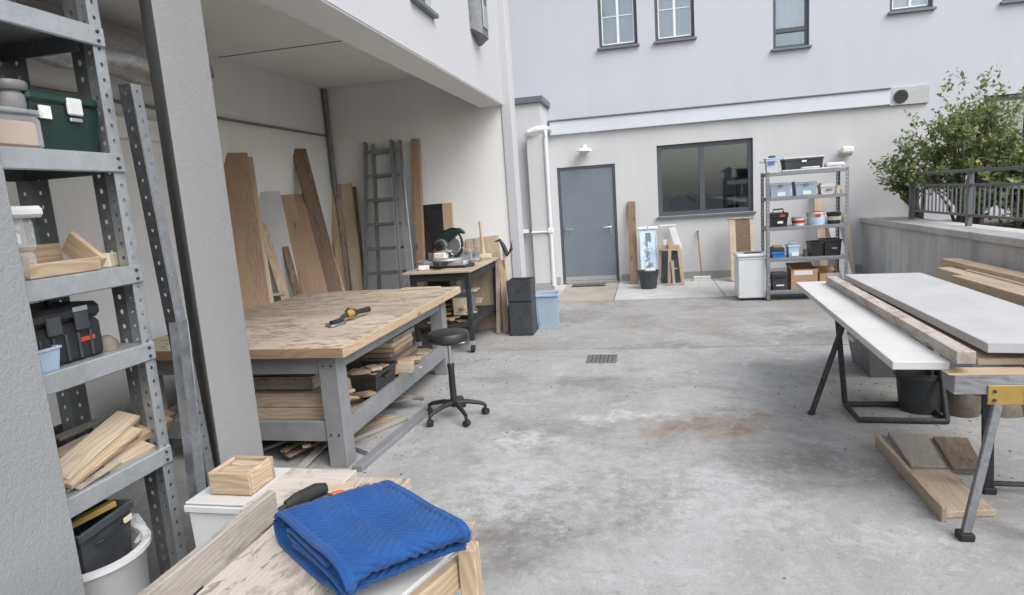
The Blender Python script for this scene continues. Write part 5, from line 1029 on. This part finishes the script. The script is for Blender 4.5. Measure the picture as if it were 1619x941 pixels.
# white tub with black crate in it
ya, yb = ypx(128,900,-1.76), ypx(243,830,-1.76)
t = Thing('white_tub','tall white plastic tub under the rack holding a black crate','tub',(-1.87,(ya+yb)/2-.02,.002)); 
prof = [(.135,0),(.165,.52),(.185,.535),(.185,.55),(.160,.55),(.130,.012)]
t.part('body','plastic_white',('l',prof,(0,0,0),36),angle=50); t.part('bag_edge','clear',('t',[(.17*cos(a),.17*sin(a),.56+.02*sin(5*a)) for a in [rad(10+i*14) for i in range(9)]],[.006,.012,.02,.014,.02,.025,.016,.01,.005],7))
t = Thing('black_crate','black open crate with a yellow tool inside, standing in the white tub','crate',(-1.86,(ya+yb)/2-.03,.50),.12)
t.part('body','plastic_charcoal',('p',(-.085,-.115,0),(.085,.115,.17),.006,.012)); t.part('rim','plastic_charcoal',('b',(-.095,-.125,.15),(.095,-.112,.18),.004),('b',(-.095,.112,.15),(.095,.125,.18),.004),('b',(.082,-.112,.15),(.095,.112,.18),.004),('b',(-.095,-.112,.15),(-.082,.112,.18),.004)); t.part('handle','plastic_black',('t',[(.09,-.06,.12),(.105,-.05,.125),(.105,.05,.125),(.09,.06,.12)],.006)); t.part('yellow_tool','yellow',('w',(-.03,-.05,.165),(.05,.09,.185),.035,.02)); t.part('cable','plastic_black',('t',[(-.04+.03*cos(a),-.02+.05*sin(a),.15+.004*i) for i,a in enumerate([k*.9 for k in range(10)])],.008,7)); t.part('tag','cream',('b',(.0955,.06,.12),(.098,.10,.14),.001))

# ------------------------------------------------------------------ foreground bench, crate, blanket
ZF = .70
FB = Thing('plank_bench','rough plank bench in the foreground under the blue blanket','bench',(-1.0,1.4,0),world=True)
xl = -1.135
FB.board('top_plank','plank_dirty',(-.985,.55,ZF-.022),(-.985,1.62,ZF-.022),.30,.044)
FB.board('top_plank','plank_dirty',(-1.31,1.795,ZF-.024),(-1.05,1.795,ZF-.024),.31,.046)
FB.board('top_plank','worn',(-.935,1.63,ZF-.026),(-.935,1.90,ZF-.026),.22,.045)
FB.board('edge_board','weathered',(-1.152,.5,ZF+.045),(-1.152,1.60,ZF+.045),.026,.092)
a, b = atZ(632,941,.655), atZ(731,857,.655); dv = (b-a).normalized(); b2 = b+dv*.02; a2 = a-dv*.4
FB.board('side_sheet','board_white',V((a2.x-.10,a2.y,.648)),V((b2.x-.10,b2.y,.648)),.20,.014)
FB.board('rail','pine',V((a2.x+.012,a2.y,.60)),V((b2.x+.012,b2.y-.03,.60)),.028,.08)
pc = atZ(740,862,.685); FB.board('post','pine',(pc.x,pc.y,.0),(pc.x,pc.y,.685),.05,.05,(0,1,0))
FB.board('leg','worn',(-1.12,1.55,0),(-1.12,1.55,ZF-.047),.06,.06,(0,1,0)); FB.board('leg','worn',(-.88,1.75,0),(-.88,1.75,ZF-.049),.06,.06,(0,1,0)); FB.board('leg','worn',(-1.05,.6,0),(-1.05,.6,ZF-.046),.06,.06,(0,1,0)); FB.board('leg','worn',(a2.x,a2.y,0),(a2.x,a2.y,.555),.05,.05,(0,1,0))
FB.board('cross_rail','worn',(-1.30,1.70,ZF-.075),(-.55,1.70,ZF-.075),.06,.05) 
# tool and orange scraper on the bench
p = atZ(475,790,ZF+.02); q = atZ(505,777,ZF+.02)
t = Thing('angle_tool','black rubber-gripped hand tool lying beside the blanket','hand tool',(p.x,p.y,ZF+.001),math.atan2((q-p).y,(q-p).x)); t.part('grip','rubber',('t',[(-.05,0,.02),(-.01,0,.024),(.06,0,.026),(.09,0,.022)],[.014,.022,.024,.018],12)); t.part('shaft','steel_dark',('t',[(-.05,0,.02),(-.10,.0,.012),(-.13,.0,.008)],[.008,.007,.004],8)); t.part('guard','plastic_black',('b',(.02,-.03,.0),(.09,.03,.012),.004))
p = atZ(545,770,ZF+.01); t = Thing('scraper','wooden scraper with orange tip at the far edge of the plank bench','scraper',(p.x-.02,p.y-.01,ZF+.001),.5); t.part('blade','pine_pale',('b',(-.06,-.02,0),(.05,.03,.012),.003)); t.part('tip','orange',('b',(-.02,-.04,0),(.02,-.021,.012),.003))
# white bin with a small wooden crate of offcuts on it
xa, xb2 = -1.62,-1.37; 
t = tote('white_bin','tall dirty white bin between plank bench and pier carrying a small crate','plastic_white',-1.59,-1.33,1.72,2.02,.001,.655,'bin',handles=False,taper=.01); t.part('cover','board_white',('b',(-.125,-.145,.659),(.125,.145,.668),.003))
zc = .672
c = crate('small_crate','small open pine crate of offcuts on the white bin','pine',-1.525,-1.365,1.78,1.93,zc,zc+.085,th=.014)
for k in range(4):
    o = board('offcut',['oak','pine','worn','pine_pale'][k],(-1.505,1.805+.03*k,zc+.055+.008*(k%2)),(-1.385,1.81+.028*k,zc+.06),.035,.018); tag(o,['nearest','second','third','farthest'][k]+' offcut lying in the small pine crate','offcut')

# folded quilted moving blanket
def blanket():
    zt = ZF+.11
    pl, pb, pr, pf = atZ(432,800,zt), atZ(612,757,zt), atZ(742,824,zt), atZ(560,905,zt)
    U = (pf-pl+(pr-pb))/2; Wv = (pb-pl+(pr-pf))/2; U.z = Wv.z = 0; Lu = U.length; Lv = Wv.length; U.normalize(); Wv.normalize(); O = V((pl.x,pl.y,ZF+.004))
    path = []
    def seg(p, q, n):
        for i in range(n): f = i/n; path.append((p[0]+(q[0]-p[0])*f, p[1]+(q[1]-p[1])*f))
    def arc(cx, cz, rx, rz, a0, a1, n):
        for i in range(n): a = rad(a0+(a1-a0)*i/n); path.append((cx+rx*cos(a), cz+rz*sin(a)))
    st = .0032
    # inner end, lower fold at u=Lu, bottom layer back to u=0, big loop up, top layer, fold under at u=Lu, two inner layers
    seg((.12,.034),(Lu-.05,.034),int((Lu-.17)/st)); arc(Lu-.05,.022,.020,.012,90,-90,14); seg((Lu-.05,.010),(.04,.010),int((Lu-.09)/st))
    arc(.042,.056,.046,.046,270,90,42); n = int((Lu-.08)/st)
    for i in range(n):
        f = i/n; path.append((.042+(Lu-.08)*f, .102-.006*sin(pi*min(1,f*1.3))+.003*sin(f*7)))
    zr = path[-1][1]; arc(Lu-.038,(zr+.050)/2,.038,(zr-.050)/2,90,-90,30); seg((Lu-.038,.050),(.10,.054),int((Lu-.14)/st)); arc(.10,.0635,.022,.0105,270,90,12); seg((.10,.075),(Lu-.10,.072),int((Lu-.2)/st))
    ns = len(path); nv = int(Lv/.004); sl_ = [0.]
    for a, b in zip(path, path[1:]): sl_.append(sl_[-1]+math.hypot(b[0]-a[0],b[1]-a[1]))
    vs = []
    colw, pitch = .075, .0245
    for i in range(ns):
        a, b = path[max(0,i-1)], path[min(ns-1,i+1)]; dx, dz = b[0]-a[0], b[1]-a[1]; l = math.hypot(dx,dz) or 1; nx, nz = dz/l, -dx/l
        if True: nx, nz = nx, nz
        for j in range(nv+1):
            v = Lv*j/nv; s = sl_[i]
            tri = abs(((v/colw)%2)-1)*colw; ph = ((s+tri*.9)/pitch)%1; h = (abs(sin(pi*ph))**.5)*.0098
            cb = abs(((v/colw+.5)%1)-.5)*colw; h *= min(1,.35+cb/.006) if False else 1
            edge = min(v,Lv-v); h *= min(1, max(0,(edge-.012)/.008))
            w1 = noise.noise(V((s*6,v*5,1)))*.004+noise.noise(V((s*17,v*15,4)))*.0012
            k = h+w1
            corner = .016*max(0,(abs(v/Lv-.5)-.34)/.16)**2*(1 if sl_[i] > Lu*.9 else 0)
            P = O+U*(path[i][0]-nx*k*0+(-nx)*(-k))+Wv*(v+.004*sin(s*9)); P.z = O.z+path[i][1]+(nz*k)-corner*.6-.03*max(0,1-v/.10)**2*max(0,(path[i][0]/Lu-.72)/.28)**2
            vs.append(P)
    fs = [(i*(nv+1)+j,(i+1)*(nv+1)+j,(i+1)*(nv+1)+j+1,i*(nv+1)+j+1) for i in range(ns-1) for j in range(nv)]
    me = bpy.data.meshes.new('cloth'); me.from_pydata(vs,[],fs); me.polygons.foreach_set('use_smooth',[True]*len(fs)); me.update()
    t = Thing('moving_blanket','folded royal blue quilted moving blanket on the plank bench','blanket',O+U*Lu/2+Wv*Lv/2,world=True)
    o = link('quilt',me,'quilt_blue',t,None,True); md = o.modifiers.new('thickness','SOLIDIFY'); md.thickness = .008; md.offset = 0
    for v,nm in ((0,'binding'),(Lv,'binding')):
        j = 0 if v == 0 else nv; pts = [vs[i*(nv+1)+j] for i in range(0,ns,4)]
        t.part(nm,'quilt_blue',('t',pts,.0068,8),angle=80)
blanket()
# dust and chips swept along the foot of the benches
rng = random.Random(5); chips = []
for k in range(420):
    u = rng.random()
    if u < .4: x, y = rng.gauss(-1.9,.35), rng.uniform(3.3,7.2)
    elif u < .65: x, y = rng.gauss(1.8,.4), rng.uniform(3.3,5.2)
    elif u < .85: x, y = rng.uniform(-1.6,3.2), rng.uniform(10.2,11.2)
    else: x, y = rng.uniform(-2,3), rng.uniform(2,9)
    s = rng.uniform(.003,.011); an = rng.uniform(0,pi); z = .0165 if y > YP else .001
    chips.append(('w',(x-s*cos(an),y-s*sin(an),z+.002),(x+s*cos(an),y+s*sin(an),z+.003),s*rng.uniform(.3,.9),.003))
o = link('debris', mesh_from('debris',chips),'dusty'); o['kind'] = 'stuff'; o['label'] = 'scattered wood chips and grit on the concrete floor'
